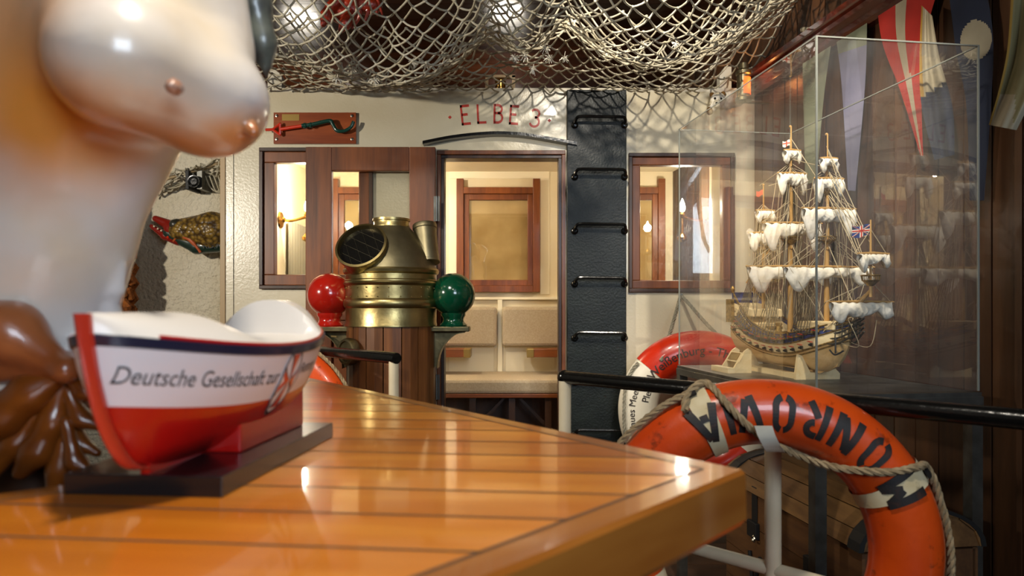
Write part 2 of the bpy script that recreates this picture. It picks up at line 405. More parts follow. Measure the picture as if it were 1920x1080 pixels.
# lettering --------------------------------------------------------
def tri2d(bm, L):
    bmesh.ops.triangulate(bm, faces=bm.faces)
    for _ in range(5):
        es = [e for e in bm.edges if e.calc_length() > L]
        if not es: break
        bmesh.ops.subdivide_edges(bm, edges=es, cuts=1, use_grid_fill=False); bmesh.ops.triangulate(bm, faces=bm.faces)
def text2d(s, size=1, bold=0, L=None, width=None):
    c = bpy.data.curves.new('t', 'FONT'); c.body = s; c.size = size; c.resolution_u = 4; c.fill_mode = 'FRONT'
    o = bpy.data.objects.new('t', c); COL.objects.link(o); bpy.context.view_layer.update()
    me = bpy.data.meshes.new_from_object(o.evaluated_get(bpy.context.evaluated_depsgraph_get()))
    bpy.data.objects.remove(o); bpy.data.curves.remove(c)
    bm = bmesh.new(); bm.from_mesh(me); bpy.data.meshes.remove(me)
    if L: tri2d(bm, L)
    bm.verts.index_update(); vs = [(v.co.x, v.co.y) for v in bm.verts]; fs = [[v.index for v in f.verts] for f in bm.faces]; bm.free()
    x0 = min(v[0] for v in vs); x1 = max(v[0] for v in vs); k = (width/(x1-x0)) if width else 1
    return [((x-x0)*k, y) for x, y in vs], fs, (x1-x0)*k
def strokes2d(sts, w):
    """list of polylines -> flat strips of width w (cut into short quads)"""
    vs, fs = [], []
    for st in sts:
        q = resample([Vector((p[0], p[1], 0)) for p in st], .12)
        base = len(vs)
        for i, p in enumerate(q):
            t = (q[min(i+1, len(q)-1)]-q[max(i-1, 0)]).normalized(); nn = Vector((-t.y, t.x, 0))
            for k in (-.5, 0, .5): vs.append(tuple((p+nn*w*k)[:2]))
        for i in range(len(q)-1):
            for k in (0, 1): a = base+i*3+k; fs.append((a, a+1, a+4, a+3))
    return vs, fs
def arc(cx, cy, rx, ry, a0, a1, n=10):
    return [(cx+rx*math.cos(math.radians(a0+(a1-a0)*i/n)), cy+ry*math.sin(math.radians(a0+(a1-a0)*i/n))) for i in range(n+1)]
# ================================================================== THE SETTING
YW = 3.7
def W(px, py, d=0): q = P(px, py, YW); return Vector((q.x, YW-d, q.z))
def wx(px): return (px-CX)*YW/F
def wz(py): return CZ+(HY-py)*YW/F
def wbox(mb, x0, y0, x1, y1, d0, d1): return mb.box(W(x0, y0, d0), W(x1, y1, d1))
ZC = 2.86
# floor and ceiling of narrow boards
mb = MB()
for i in range(58):
    y = -2.6+i*.145; mb.box((-3.3, y, -.03), (2.6, y+.142, 0))
struct(mb, 'floor', 'floor_board')
mb = MB()
for i in range(82):
    y = -2.6+i*.102; mb.box((-3.3, y, ZC), (2.6, y+.098, ZC+.03))
mb.box((-3.3, -2.6, ZC+.031), (2.6, 5.8, ZC+.06))
struct(mb, 'ceiling', 'ceiling_board')
# right wall of upright boards, turned 8 degrees; board edges every 11.5 cm
TR = .14
def RW(off, Y, z): return Vector((1.84-TR*Y-off, Y, z))      # a point `off` metres in front of the right wall
mb = MB(); Y = -2.5; k = 0
while Y < 5.7:
    a, b = Y+.004, Y+.108
    mb.prism([RW(0, a, 0), RW(0, b, 0), RW(-.03, b, 0), RW(-.03, a, 0)], (0, 0, ZC)); Y += .1115
mb.prism([RW(-.031, -2.6, 0), RW(-.031, 5.8, 0), RW(-.06, 5.8, 0), RW(-.06, -2.6, 0)], (0, 0, ZC))
struct(mb, 'wall_right', 'wall_board')
mb = MB()   # moulded beam along the right wall
prof = [(0, 2.335), (.035, 2.335), (.05, 2.35), (.05, 2.375), (.075, 2.39), (.075, 2.41), (.06, 2.418), (.085, 2.43), (.085, 2.455), (0, 2.455)]
mb.prism([RW(o, -2.0, z) for o, z in prof], RW(0, 5.5, 0)-RW(0, -2.0, 0))
struct(mb, 'trim_1', 'beam')
# walls behind and to the side
mb = MB().box((-3.36, -2.6, 0), (-3.3, 5.8, ZC)); struct(mb, 'wall_left', 'plaster')
mb = MB().box((-3.3, -2.66, 0), (2.6, -2.6, ZC)); struct(mb, 'wall_rear', 'wall_board')
mb = MB()
for i in range(28): mb.box((-3.3, 5.6, i*.102), (2.6, 5.63, i*.102+.098))
mb.box((-3.3, 5.632, 0), (2.6, 5.66, ZC)); struct(mb, 'wall_far', 'ceiling_board')
# rough plaster wall left of the deckhouse
mb = MB().box((-3.3, 4.2, 0), (-1.62, 4.26, 2.55)); struct(mb, 'wall_plaster', 'plaster')

# deckhouse front: painted steel with two window openings and a doorway
def holed(x0, x1, z0, z1, holes, y0, y1):
    mb = MB(); xs = sorted({x0, x1, *[h[0] for h in holes], *[h[1] for h in holes]})
    for a, b in zip(xs, xs[1:]):
        cut = sorted([(h[2], h[3]) for h in holes if h[0] < b-1e-6 and h[1] > a+1e-6]); z = z0
        for c, d in cut:
            if c > z+1e-6: mb.box((a, y0, z), (b, y1, c))
            z = d
        if z < z1-1e-6: mb.box((a, y0, z), (b, y1, z1))
    return mb
ZT = wz(172)
HL = (wx(497), wx(690), wz(535), wz(288)); HR = (wx(1186), wx(1367), wz(541), wz(296)); HD = (wx(828), wx(1052), -.001, wz(290))
mb = holed(wx(416), wx(1396), 0, ZT, [HL, HR, HD], YW, YW+.05)
xr = wx(1396); rr = .125                                   # rounded right-hand corner
arc_o = [(xr+rr*math.sin(a), YW+rr-rr*math.cos(a)) for a in [PI/2*i/12 for i in range(13)]]
arc_i = [(xr+(rr-.05)*math.sin(a), YW+rr-(rr-.05)*math.cos(a)) for a in [PI/2*i/12 for i in range(13)]]
mb.prism([(x, y, 0) for x, y in arc_o]+[(x, y, 0) for x, y in arc_i[::-1]], (0, 0, ZT))
mb.box((xr+rr-.05, YW+rr, 0), (xr+rr, 5.0, ZT)); mb.box((wx(416), YW+.05, 0), (wx(416)+.05, 5.0, ZT))
struct(mb, 'wall_deckhouse', 'cream_paint')
mb = MB().box((wx(416), YW, ZT), (xr, 5.0, ZT+.02)); mb.box((xr, YW+rr, ZT), (xr+rr, 5.0, ZT+.02))
struct(mb, 'trim_2', 'white_paint')                        # deckhouse roof
mb = MB(); wbox(mb, 414, 172, 424, 994, 0, .012); struct(mb, 'trim_3', 'tan_trim', bevel=.003)
mb = MB(); wbox(mb, 424, 172, 438, 994, 0, .006); struct(mb, 'trim_4', 'cream_paint')
# painted name and its two diamonds
def wall_letters(name, mat, vs, fs, d=.0012):
    m_ = MB(); m_.add([W(x, y, d) for x, y in vs], fs); return m_
nmt = thing('painted_name', 'red hand-painted name ELBE 3 on the cream wall above the doorway', 'lettering', W(935, 240, .001))
def letter(sts, ox, oy, sx, sy, rot):
    """strokes in a 1 x 1.6 box placed with its lower left at pixel (ox, oy), leaning by rot degrees"""
    vs, fs = strokes2d(sts, .2); c, s_ = math.cos(math.radians(rot)), math.sin(math.radians(rot))
    build(MB().add([W(ox+(x*sx*c-y*sy*s_), oy-(x*sx*s_+y*sy*c), .0012) for x, y in vs], fs), 'letter', 'sign_red', nmt)
E_ = [[(.1, 0), (.1, 1.6)], [(0, 1.5), (.95, 1.5)], [(.1, .83), (.72, .83)], [(0, .1), (.95, .1)]]
L_ = [[(.1, 0), (.1, 1.6)], [(0, .1), (.95, .1)]]
B_ = [[(.1, 0), (.1, 1.6)], [(.1, 1.5), (.45, 1.5)]+arc(.45, 1.18, .42, .32, 90, -90)+[(.1, .86)], [(.45, .86)]+arc(.45, .48, .47, .38, 90, -90)+[(.1, .1)]]
T_ = [arc(.45, 1.17, .4, .33, 150, -90), arc(.45, .47, .46, .4, 90, -160)]
letter(E_, 866, 235.5, 18, 24, 6); letter(L_, 895, 232.5, 18, 23, 2.5); letter(B_, 925, 232, 18, 23.3, -1)
letter(E_, 954, 233.5, 18, 23.2, -4); letter(T_, 992, 238, 19, 22.5, -7)
for cx_, cy_ in ((843.5, 220), (1030, 226)):
    build(MB().add([W(cx_+dx, cy_+dy, .0012) for dx, dy in ((-3.6, 0), (.3, -3.4), (3.6, 0), (.3, 3.4))], [(0, 1, 2, 3)]), 'diamond', 'sign_red', nmt)

# windows of the deckhouse
def window(name, x0, y0, x1, y1, fw):
    mb = MB(); o = 7
    for a in ((x0, y0, x1, y0+o), (x0, y1-o, x1, y1), (x0, y0+o, x0+o, y1-o), (x1-o, y0+o, x1, y1-o)): wbox(mb, *a, -.05, .022)
    fr = struct(mb, name, 'dark_wood', bevel=.003)
    mb = MB(); a0, b0, a1, b1 = x0+o, y0+o, x1-o, y1-o
    for a in ((a0, b0, a1, b0+fw), (a0, b1-fw, a1, b1), (a0, b0+fw, a0+fw, b1-fw), (a1-fw, b0+fw, a1, b1-fw)): wbox(mb, *a, -.045, .008)
    build(mb, 'sash', 'mahogany', fr, bevel=.004)
    mb = MB(); wbox(mb, a0+fw-1, b0+fw-1, a1-fw+1, b1-fw+1, -.02, -.016); build(mb, 'pane', 'window_glass', fr)
window('window_1', 488, 278, 700, 542, 20)
window('window_2', 1178, 288, 1376, 548, 15)
# doorway frame
mb = MB()
for a in ((820, 283, 1060, 291), (820, 291, 827, 994), (1053, 291, 1060, 994)): wbox(mb, *a, -.02, .02)
dfm = struct(mb, 'door_1', 'mahogany', bevel=.003)
mb = MB()
for a in ((827, 291, 1053, 297), (827, 297, 833, 994), (1047, 297, 1053, 994)): wbox(mb, *a, -.09, .006)
build(mb, 'jamb', 'dark_wood', dfm, bevel=.002)
# the door leaf, swung open flat against the wall in front of the left window
mb = MB()
for a in ((580, 281, 628, 994), (771, 281, 819, 994), (628, 281, 771, 325), (628, 560, 771, 600), (628, 950, 771, 994)): wbox(mb, *a, .03, .07)
dl = struct(mb, 'door_2', 'mahogany', bevel=.004)
mb = MB(); wbox(mb, 627, 599, 772, 951, .04, .055); build(mb, 'lower_panel', 'mahogany', dl)
mb = MB(); wbox(mb, 627, 324, 772, 561, .048, .053); build(mb, 'pane', 'window_glass', dl)
for y in (372, 700):
    mb = MB().cyl(W(821.5, y, .075), W(821.5, y+46, .075), .007, 10); mb.box(W(816, y, .071), W(827, y+46, .074)); build(mb, 'hinge', 'steel', dl)
# black steel ladder column with its rungs
mb = MB(); wbox(mb, 1062, 173, 1172, 994, .0, .045)
cl = struct(mb, 'trim_5', 'black_paint', bevel=.004)
for i, y in enumerate((228, 324, 424, 522, 622, 704, 800, 900)):
    t = thing('ladder_rung', 'black steel ladder rung on the black column, %s from the top' % ('topmost', 'second', 'third', 'fourth', 'fifth', 'sixth, behind the black handrail,', 'seventh', 'lowest')[i] if i else
              'black steel ladder rung at the top of the black column', 'ladder rung', W(1117, y+8, .045), 'rungs of the black ladder')
    mb = MB().tube(spline([W(1076, y+10, .045), W(1076, y+8, .08), W(1079, y+2, .098), W(1087, y, .102), W(1120, y+.5, .102), W(1158, y+1, .102), W(1166, y+3, .098), W(1168, y+9, .08), W(1168, y+11, .045)], 5), .0085, 8)
    build(mb, 'bar', 'black_gloss', t, smooth=True)
    for x in (1076, 1168):
        mb = MB().lathe([(.019, 0), (.019, .008), (.013, .014), (.012, .022), (.004, .024)], W(x, y+11, .045), 12, (0, -1, 0)); build(mb, 'bolt', 'black_gloss', t, smooth=True)
# curved black drip rail over the doorway
pts = spline([(795, 272), (850, 261), (905, 255), (945, 254.5), (990, 258), (1040, 267), (1080, 275)], 6) if False else None
mb = MB(); cv = [Vector(p) for p in spline([(795, 0, 272), (850, 0, 261.5), (905, 0, 255.5), (945, 0, 254.5), (990, 0, 258), (1040, 0, 266.5), (1080, 0, 274)], 6)]
n = len(cv); vs = []
for q in cv: vs += [W(q.x, q.z-3, 0), W(q.x, q.z-3, .06), W(q.x, q.z+2.5, .06), W(q.x, q.z+2.5, 0)]
mb.add(vs, [(i*4+k, i*4+(k+1) % 4, i*4+4+(k+1) % 4, i*4+4+k) for i in range(n-1) for k in range(4)]+[(0, 1, 2, 3), (n*4-1, n*4-2, n*4-3, n*4-4)])
tag(build(mb, 'drip_rail', 'black_gloss', smooth=True), 'thin curved black drip rail on the wall under the painted name', 'rail')

# ------------------------------------------------------------------ cabin inside the deckhouse
YB = 4.9
XL, XR_, ZF = -1.47, 1.25, 2.18
mb = MB().box((XL, YB, 0), (XR_, YB+.04, ZF)); struct(mb, 'wall_cabin_back', 'cabin_cream')
mb = MB().box((XL-.04, 3.76, 0), (XL, YB, ZF)); struct(mb, 'wall_cabin_left', 'cabin_cream')
mb = MB().box((XR_, 3.76, 0), (XR_+.04, YB, ZF)); struct(mb, 'wall_cabin_right', 'cabin_cream')
mb = MB().box((XL, 3.76, ZF), (XR_, YB, ZF+.03)); struct(mb, 'ceiling_cabin', 'cabin_cream')
lamp('POINT', 'cabin_lamp_light_left', (-1.30, 4.33, 1.86), None, 22, (1, .91, .75), shadow_soft_size=.03)
lamp('POINT', 'cabin_lamp_light_right', (1.08, 4.33, 1.84), None, 22, (1, .91, .75), shadow_soft_size=.03)
lamp('POINT', 'cabin_ceiling_light', (-.75, 4.2, 2.13), None, 12, (1, .91, .76), shadow_soft_size=.02)  # added unseen fill that brightens the cabin beside its two wall lamps
def B(px, py, d=0): q = P(px, py, YB); return Vector((q.x, YB-d, q.z))
def bbox(mb, x0, y0, x1, y1, d0, d1): return mb.box(B(x0, y0, d0), B(x1, y1, d1))
# flat cream panels on the cabin's back wall
mb = MB(); bbox(mb, 842, 316, 1030, 335, 0, .006); bbox(mb, 842, 335, 856, 552, 0, .006); bbox(mb, 1013, 335, 1030, 552, 0, .006)
for a in ((842, 604, 926, 716), (948, 604, 1040, 716)): bbox(mb, *a, 0, .006)
struct(mb, 'trim_6', 'cabin_panel', bevel=.002)
mb = MB(); bbox(mb, 700, 557, 1240, 562, 0, .03); bbox(mb, 933, 562, 942, 716, 0, .03); struct(mb, 'trim_7', 'cabin_panel', bevel=.003)
def cab_window(name, x):
    mb = MB()
    for a in ((x, 337, x+13, 548), (x+142, 337, x+155, 548), (x+13, 353, x+142, 365), (x+13, 536, x+142, 548)): bbox(mb, *a, 0, .05)
    o = struct(mb, name, 'red_wood', bevel=.003)
    mb = MB()
    for a in ((x+13, 365, x+23, 536), (x+132, 365, x+142, 536), (x+23, 365, x+132, 376), (x+23, 525, x+132, 536)): bbox(mb, *a, 0, .03)
    build(mb, 'sash', 'red_wood', o, bevel=.003)
    mb = MB(); bbox(mb, x+22, 375, x+133, 526, .001, .004); build(mb, 'blind', 'parchment', o)
    mb = MB(); bbox(mb, x+22, 375, x+133, 526, .012, .016); build(mb, 'pane', 'window_glass', o)
for i, x in enumerate((857, 1090, 624)): cab_window('window_%d' % (3+i), x)
# bench
t = thing('bench', 'long upholstered cabin bench seen through the doorway below the red-brown window', 'bench', (.0, 4.55, 0))
mb = MB().box((-.75, 4.3, .635), (.75, 4.885, .66)); build(mb, 'seat_board', 'red_wood_x', t, bevel=.003)
mb = MB().box((-.75, 4.305, .66), (.75, 4.885, .75)); build(mb, 'seat_cushion', 'fabric', t, bevel=.02)
for x in (-.62, -.25, -.0, .23, .62):
    mb = MB().box((x-.02, 4.34, 0), (x+.02, 4.38, .635)); build(mb, 'leg', 'dark_wood', t)
for x, sg in ((-.03, -1), (.03, 1)):
    mb = MB().prism([(x, 4.4, .632), (x+sg*.02, 4.4, .632), (x+sg*.40, 4.4, .25), (x+sg*.40, 4.4, .20)], (0, .02, 0)); build(mb, 'brace', 'dark_wood', t)
mb = MB().box((-.75, 4.7, 0), (.75, 4.72, .63)); build(mb, 'back_board', 'dark_wood', t)
for x0, x1, who in ((800, 932, 'left'), (942, 1075, 'right')):
    mb = MB(); bbox(mb, x0, 575, x1, 648, .032, .11)
    tag(build(mb, 'back_cushion', 'fabric', bevel=.022), 'beige fabric back cushion on the cabin wall, %s of the cream upright' % who, 'cushion', 'back cushions of the cabin bench')
for s_, who in ((-1, 'left'), (1, 'right')):
    xi = P(882 if s_ < 0 else 988, 660, 4.6).x
    t = thing('folding_table', 'red-brown wooden table flap with a brass end above the bench, %s side of the doorway' % who, 'table', (xi+s_*.25, 4.6, .9), 'table flaps above the bench')
    z0, z1 = P(0, 670, 4.6).z, P(0, 655, 4.6).z
    mb = MB().box((xi+s_*.045, 4.6, z0), (xi+s_*.62, 4.78, z1)); build(mb, 'top', 'red_wood_x', t, bevel=.003)
    mb = MB().box((xi, 4.597, z0-.002), (xi+s_*.047, 4.78, z1+.002)); build(mb, 'end_cap', 'plate_brass', t, bevel=.003)
    mb = MB().box((xi+s_*.30, 4.7, .75), (xi+s_*.34, 4.74, z0)); build(mb, 'leg', 'red_wood', t)
# brass wall lamps
for x, s_, who in ((-1.30, -1, 'left window'), (1.08, 1, 'right window')):
    z = 1.84; xw = XL if s_ < 0 else XR_
    t = thing('wall_lamp', 'lit brass wall lamp with bright bulb seen through the %s' % who, 'lamp', (xw-s_*.0, 4.33, 1.66), 'brass cabin wall lamps')
    mb = MB().lathe([(.055, 0), (.05, .01), (.02, .02), (.014, .03)], (xw, 4.33, 1.76), 16, (-s_, 0, 0)); build(mb, 'wall_plate', 'brass_bright', t, smooth=True)
    mb = MB().tube(spline([(xw-s_*.02, 4.33, 1.76), (xw-s_*.07, 4.33, 1.755), (x+s_*.02, 4.33, 1.775), (x, 4.33, 1.78)], 5), .009, 8); build(mb, 'arm', 'brass_bright', t, smooth=True)
    mb = MB().lathe([(.008, 0), (.03, .012), (.034, .03), (.02, .045), (.008, .06), (.007, .15), (.016, .16), (.02, .175), (.012, .19)], (x, 4.33, 1.62), 14); build(mb, 'stem', 'brass_bright', t, smooth=True)
    mb = MB().lathe([(.004, 0), (.014, .006), (.02, .022), (.016, .045), (.007, .072), (.001, .085)], (x, 4.33, 1.812), 14)
    bu = build(mb, 'bulb', 'bulb', t, smooth=True)
# curtains and uprights near the lamps
for x0, s_, who in ((-1.46, 1, 'left'), (1.24, -1, 'right')):
    mb = MB().grid(lambda u, v: Vector((x0+s_*(.012+.006*math.sin(u*40)), 4.42+.36*u, .95+v*.82)), 60, 3)
    tag(build(mb, 'curtain', 'curtain_cloth', smooth=True), 'pale curtain hanging by the brass lamp behind the %s window' % who, 'curtain')
mb = MB().box((-1.45, 4.00, 0), (-1.40, 4.05, ZF)); struct(mb, 'trim_8', 'cabin_panel', bevel=.004)
mb = MB().box((-1.46, 4.08, 0), (-1.44, 4.18, ZF)); struct(mb, 'trim_9', 'red_wood')
mb = MB().box((1.17, 4.00, 0), (1.23, 4.05, ZF)); struct(mb, 'trim_10', 'cabin_panel', bevel=.004)
mb = MB().box((1.225, 4.12, 0), (1.245, 4.25, ZF)); struct(mb, 'trim_11', 'red_wood')
mb = MB().box((.52, 4.0, 0), (.56, 4.04, ZF)); mb.box((.60, YB-.02, 0), (.66, YB, ZF)); struct(mb, 'trim_12', 'cabin_panel', bevel=.004)
# ================================================================== COUNTER
h = .19; ZTAB = CZ-h
def T(px, py): Y = h*F/(py-HY); return Vector(((px-CX)*Y/F, Y, ZTAB))
poly = [(-.558, 1.87), (.27, .805), (-.33, .145), (-.75, .10), (-1.05, .30), (-.47, .743)]
def inset(poly, d):
    n = len(poly); out = []
    for i in range(n):
        a, b, c = (Vector(poly[(i+k) % n]) for k in (-1, 0, 1)); e1 = (b-a).normalized(); e2 = (c-b).normalized()
        n1 = Vector((e1.y, -e1.x)); n2 = Vector((e2.y, -e2.x)); m_ = (n1+n2); m_ = m_/max(m_.dot(n1), .25); out.append(tuple(b+m_*d))
    return out
t = thing('counter', 'varnished orange counter with a planked wooden top in the foreground', 'counter', (-.4, .8, 0))
inn = inset(poly, .034)
def in_poly(p, pl):
    c = False
    for (x0, y0), (x1, y1) in zip(pl, pl[1:]+pl[:1]):
        if (y0 > p[1]) != (y1 > p[1]) and p[0] < (x1-x0)*(p[1]-y0)/(y1-y0)+x0: c = not c
    return c
dirp = Vector((.9957, -.0925)); nrm = Vector((.0925, .9957))
levels = [Vector((-.2, .636)).dot(nrm)+.088*k for k in range(-7, 16)]
# planks: the inner outline cut along every caulking line
bm = bmesh.new(); f0 = bm.faces.new([bm.verts.new((x, y, ZTAB)) for x, y in inn])
for lv in levels:
    bmesh.ops.bisect_plane(bm, geom=bm.verts[:]+bm.edges[:]+bm.faces[:], plane_co=(nrm.x*lv, nrm.y*lv, 0), plane_no=(nrm.x, nrm.y, 0))
bmesh.ops.split_edges(bm, edges=[e for e in bm.edges if len(e.link_faces) > 1])
bmesh.ops.triangulate(bm, faces=bm.faces); bm.verts.index_update()
mb = MB().add([v.co.copy() for v in bm.verts], [[v.index for v in f.verts] for f in bm.faces]); bm.free()
build(mb, 'planking', 'table_wood', t)
mb = MB(); n = len(poly)
for i in range(n):
    j = (i+1) % n
    mb.add([(*poly[i], ZTAB), (*poly[j], ZTAB), (*inn[j], ZTAB), (*inn[i], ZTAB)], [(0, 1, 2, 3)])
build(mb, 'border', 'table_edge', t)
mb = MB()
def strip(mb, a, b, w, z):
    a, b = Vector(a), Vector(b); d = (b-a).normalized(); q = Vector((-d.y, d.x))*w/2
    mb.add([(*(a+q), z), (*(b+q), z), (*(b-q), z), (*(a-q), z)], [(0, 1, 2, 3)])
for lv in levels:
    xs = []
    for a, b in zip(inn, inn[1:]+inn[:1]):
        a, b = Vector(a), Vector(b); da, db = a.dot(nrm)-lv, b.dot(nrm)-lv
        if (da > 0) != (db > 0): q = a.lerp(b, da/(da-db)); xs.append((q.dot(dirp), q))
    xs.sort(key=lambda e: e[0])
    for k in range(0, len(xs)-1, 2): strip(mb, xs[k][1], xs[k+1][1], .0042, ZTAB+.0004)
for a, b in zip(inn, inn[1:]+inn[:1]): strip(mb, a, b, .0045, ZTAB+.0004)
build(mb, 'caulking', 'caulk', t)
edge = [(x, y, ZTAB-.066) for x, y in poly]
mb = MB()
for i in range(n):   # rounded edge board, three bands per side
    j = (i+1) % n; rows = []
    for q, z in ((0, ZTAB), (-.004, ZTAB-.005), (-.005, ZTAB-.058), (0, ZTAB-.066)):
        o = inset(poly, q); rows.append(((*o[i], z), (*o[j], z)))
    for a, b in zip(rows, rows[1:]): mb.add([a[0], a[1], b[1], b[0]], [(0, 1, 2, 3)])
mb.add(edge, [list(range(n))]); build(mb, 'edge_board', 'table_edge', t)
low = inset(poly, .16)
mb = MB().prism([(x, y, 0) for x, y in low], (0, 0, ZTAB-.066)); build(mb, 'base', 'dark_wood', t)

# ================================================================== MODEL LIFEBOAT ON ITS STAND
e1 = Vector((.08, 1, 0)).normalized(); e2 = Vector((e1.y, -e1.x, 0)); LB = .50
bow = Vector((-.429+.08*.605, .605, 0))
def BP(s, b, z): q = bow+e1*s+e2*b; return Vector((q.x, q.y, z))
ZK = ZTAB+.0225
STEM = [(ZK, .125), (ZK+.004, .10), (ZK+.016, .066), (ZK+.055, .036), (ZK+.105, .017), (ZK+.163, .004)]
def s0(z):
    for (a, x), (b, y) in zip(STEM, STEM[1:]):
        if z <= b: return x+(y-x)*max(0, (z-a)/(b-a))
    return STEM[-1][1]
HB = [(ZK, .006), (ZK+.008, .022), (ZK+.025, .045), (ZK+.05, .066), (ZK+.08, .084), (ZK+.115, .096), (ZK+.2, .105)]
def Bz(z):
    for (a, x), (b, y) in zip(HB, HB[1:]):
        if z <= b: return x+(y-x)*(z-a)/(b-a)
    return HB[-1][1]
def sheer(s): return ZTAB+.144+.024*((s-.25)/.25)**2
def zbound(s): return sheer(s)-.064
def hb(s, z):
    a = s0(z); tau = min(max((s-a)/(LB-2*a), 0), 1); return Bz(z)*(max(4*tau*(1-tau), 0))**.60
t = thing('model_lifeboat', 'white and red model lifeboat with dark lettering standing on the orange counter', 'model boat', BP(.22, 0, ZTAB))
def hull_strip(zlo, zhi, side, nv=14, nu=40):
    def fn(u, v):
        s = u*LB
        for _ in range(3):
            zz = zlo(s)+(zhi(s)-zlo(s))*v; a = s0(zz); tau = (1-math.cos(u*PI))/2; s = a+tau*(LB-2*a)
        return BP(s, side*hb(s, zz), zz)
    return MB().grid(fn, nu, nv)
mb = MB()
for sd in (1, -1):
    g = hull_strip(lambda s: ZK, zbound, sd); mb.add(g.v, g.f)
build(mb, 'lower_hull', 'boat_red', t, smooth=True)
mb = MB()
for sd in (1, -1):
    g = hull_strip(zbound, sheer, sd, 8); mb.add(g.v, g.f)
build(mb, 'topside', 'boat_white', t, smooth=True)
def deck(u, v):
    a = s0(1.19); s = a+u*(LB-2*a); b = hb(s, sheer(s)-.001); q = (v-.5)*2; zb = sheer(s)+.001
    top = zb+.004
    if u < .46: k = max(0, min(1, (.46-u)/.20)); k = k*k*(3-2*k); top = zb+.004+k*max(0, ZTAB+.186-zb-.004)
    if u > .75: k = max(0, min(1, (u-.75)/.010)); top = zb+.004+k*max(0, ZTAB+.202-.008*max(0, (u-.86)/.14)-zb-.004)
    return BP(s, q*b, zb+(top-zb)*(1-abs(q)**2.2))
mb = MB().grid(deck, 90, 16)
build(mb, 'deck', 'boat_deck', t, smooth=True, ang=60)
mb = MB()
for sd in (1, -1):
    ss = [s0(1.19)+(.004+.992*(1-math.cos(i/50*PI))/2)*(LB-2*s0(1.19)) for i in range(51)]
    path = [BP(s, sd*(hb(s, sheer(s)-.005)+.001), sheer(s)-.005) for s in ss]
    rows = [BP(s, sd*(hb(s, sheer(s)+q)+e), sheer(s)+q) for q, e in ((.001, 0), (0, .0035), (-.009, .0035), (-.010, 0)) for s in ss]; m_ = len(ss)
    mb.add(rows, [(r*m_+i, r*m_+i+1, (r+1)*m_+i+1, (r+1)*m_+i) for r in range(3) for i in range(m_-1)])
build(mb, 'rubbing_band', 'boat_blue', t, smooth=True)
mb = MB()
for sd in (1, -1):
    ss = [s0(1.19)+(.08+.8*i/40)*(LB-2*s0(1.19)) for i in range(41)]
    mb.tube([BP(s, sd*(hb(s, sheer(s))-.001), sheer(s)+.0025) for s in ss], .0022, 6)
build(mb, 'gunwale_line', 'boat_red', t, smooth=True)
for end, nm_ in ((0, 'stem'), (1, 'sternpost')):
    mb = MB(); pts = spline([BP((s-.004) if not end else LB-s+.004, 0, z) for z, s in STEM], 5)
    vs = []
    for q in pts:
        for k in range(10):
            a = 2*PI*k/10; vs.append(q+e1*.010*math.cos(a)+e2*.0055*math.sin(a))
    mb.add(vs, [(i*10+k, i*10+(k+1) % 10, i*10+10+(k+1) % 10, i*10+10+k) for i in range(len(pts)-1) for k in range(10)]+[list(range(10)), list(range(len(vs)-10, len(vs)))])
    build(mb, nm_, 'boat_stem', t, smooth=True)
mb = MB().box((0, 0, 0), (1, 1, 1), lambda p: BP(.09+p.x*.27, (p.y-.5)*.010, ZK-.001+p.z*.012)); build(mb, 'keel', 'boat_red', t)
mb = MB().box((0, 0, 0), (1, 1, 1), lambda p: BP(.195+p.x*.19, (p.y-.5)*.098, ZTAB+.0215+p.z*(.052+.01*p.x))); build(mb, 'cradle', 'boat_red', t, bevel=.002)
mb = MB().box((0, 0, 0), (1, 1, 1), lambda p: BP(.085+p.x*.325, (p.y-.5)*.168, ZTAB+p.z*.0215)); build(mb, 'stand', 'boat_base', t, bevel=.0012)
# lettering follows the right-hand side of the hull
def side_pt(s, z, o=.0008):
    b = hb(s, z); ds = (hb(s+.003, z)-hb(s-.003, z))/.006; dz = (hb(s, z+.003)-hb(s, z-.003))/.006
    nn = (e2-e1*ds-Vector((0, 0, dz))).normalized(); return BP(s, b, z)+nn*o
sa = [s0(1.142)+.001+(i/300)**2*.43 for i in range(301)]; ln = [0]
for a, b in zip(sa, sa[1:]): ln.append(ln[-1]+(side_pt(b, zbound(b)+.03)-side_pt(a, zbound(a)+.03)).length)
def s_of(x): return float(np.interp(x, ln, sa))
X0T, XW, EM, X1T = .012, .215, .258, .292
vs, fs, wd = text2d('Deutsche Gesellschaft zur', .0225, .0011, .006, XW)
mb = MB().add([side_pt(s_of(X0T+x), zbound(s_of(X0T+x))+.021+y*1.05) for x, y in vs], fs); lab(build(mb, 'lettering', 'boat_text', t), 'dark lettering on the white side')
def em(x, z): return side_pt(s_of(EM+x), zbound(s_of(EM+x))+.021+z, .0012)
vs, fs, wd = text2d('Rettung', .02, .0003, .006, .062)
mb = MB().add([side_pt(s_of(X1T+x), zbound(s_of(X1T+x))+.026+y) for x, y in vs if True], fs); build(mb, 'lettering', 'boat_text', t)
ell = lambda k, o=0: [(k*.026*math.cos(a), k*.043*math.sin(a)) for a in [2*PI*i/40 for i in range(40)]]
mb = MB(); c0 = len(mb.v); mb.add([em(0, 0)]+[em(x*f_, z*f_) for f_ in (.33, .66, 1) for x, z in ell(1)], [(0, 1+i, 1+(i+1) % 40) for i in range(40)]+[(1+r*40+i, 1+r*40+(i+1) % 40, 41+r*40+(i+1) % 40, 41+r*40+i) for r in range(2) for i in range(40)])
build(mb, 'emblem_field', 'boat_white', t, smooth=True)
mb = MB(); a_, b_ = ell(1), ell(.90)
mb.add([em(x, z)+e2*.0004 for x, z in a_+b_], [(i, (i+1) % 40, 40+(i+1) % 40, 40+i) for i in range(40)]); build(mb, 'emblem_ring', 'boat_text', t)
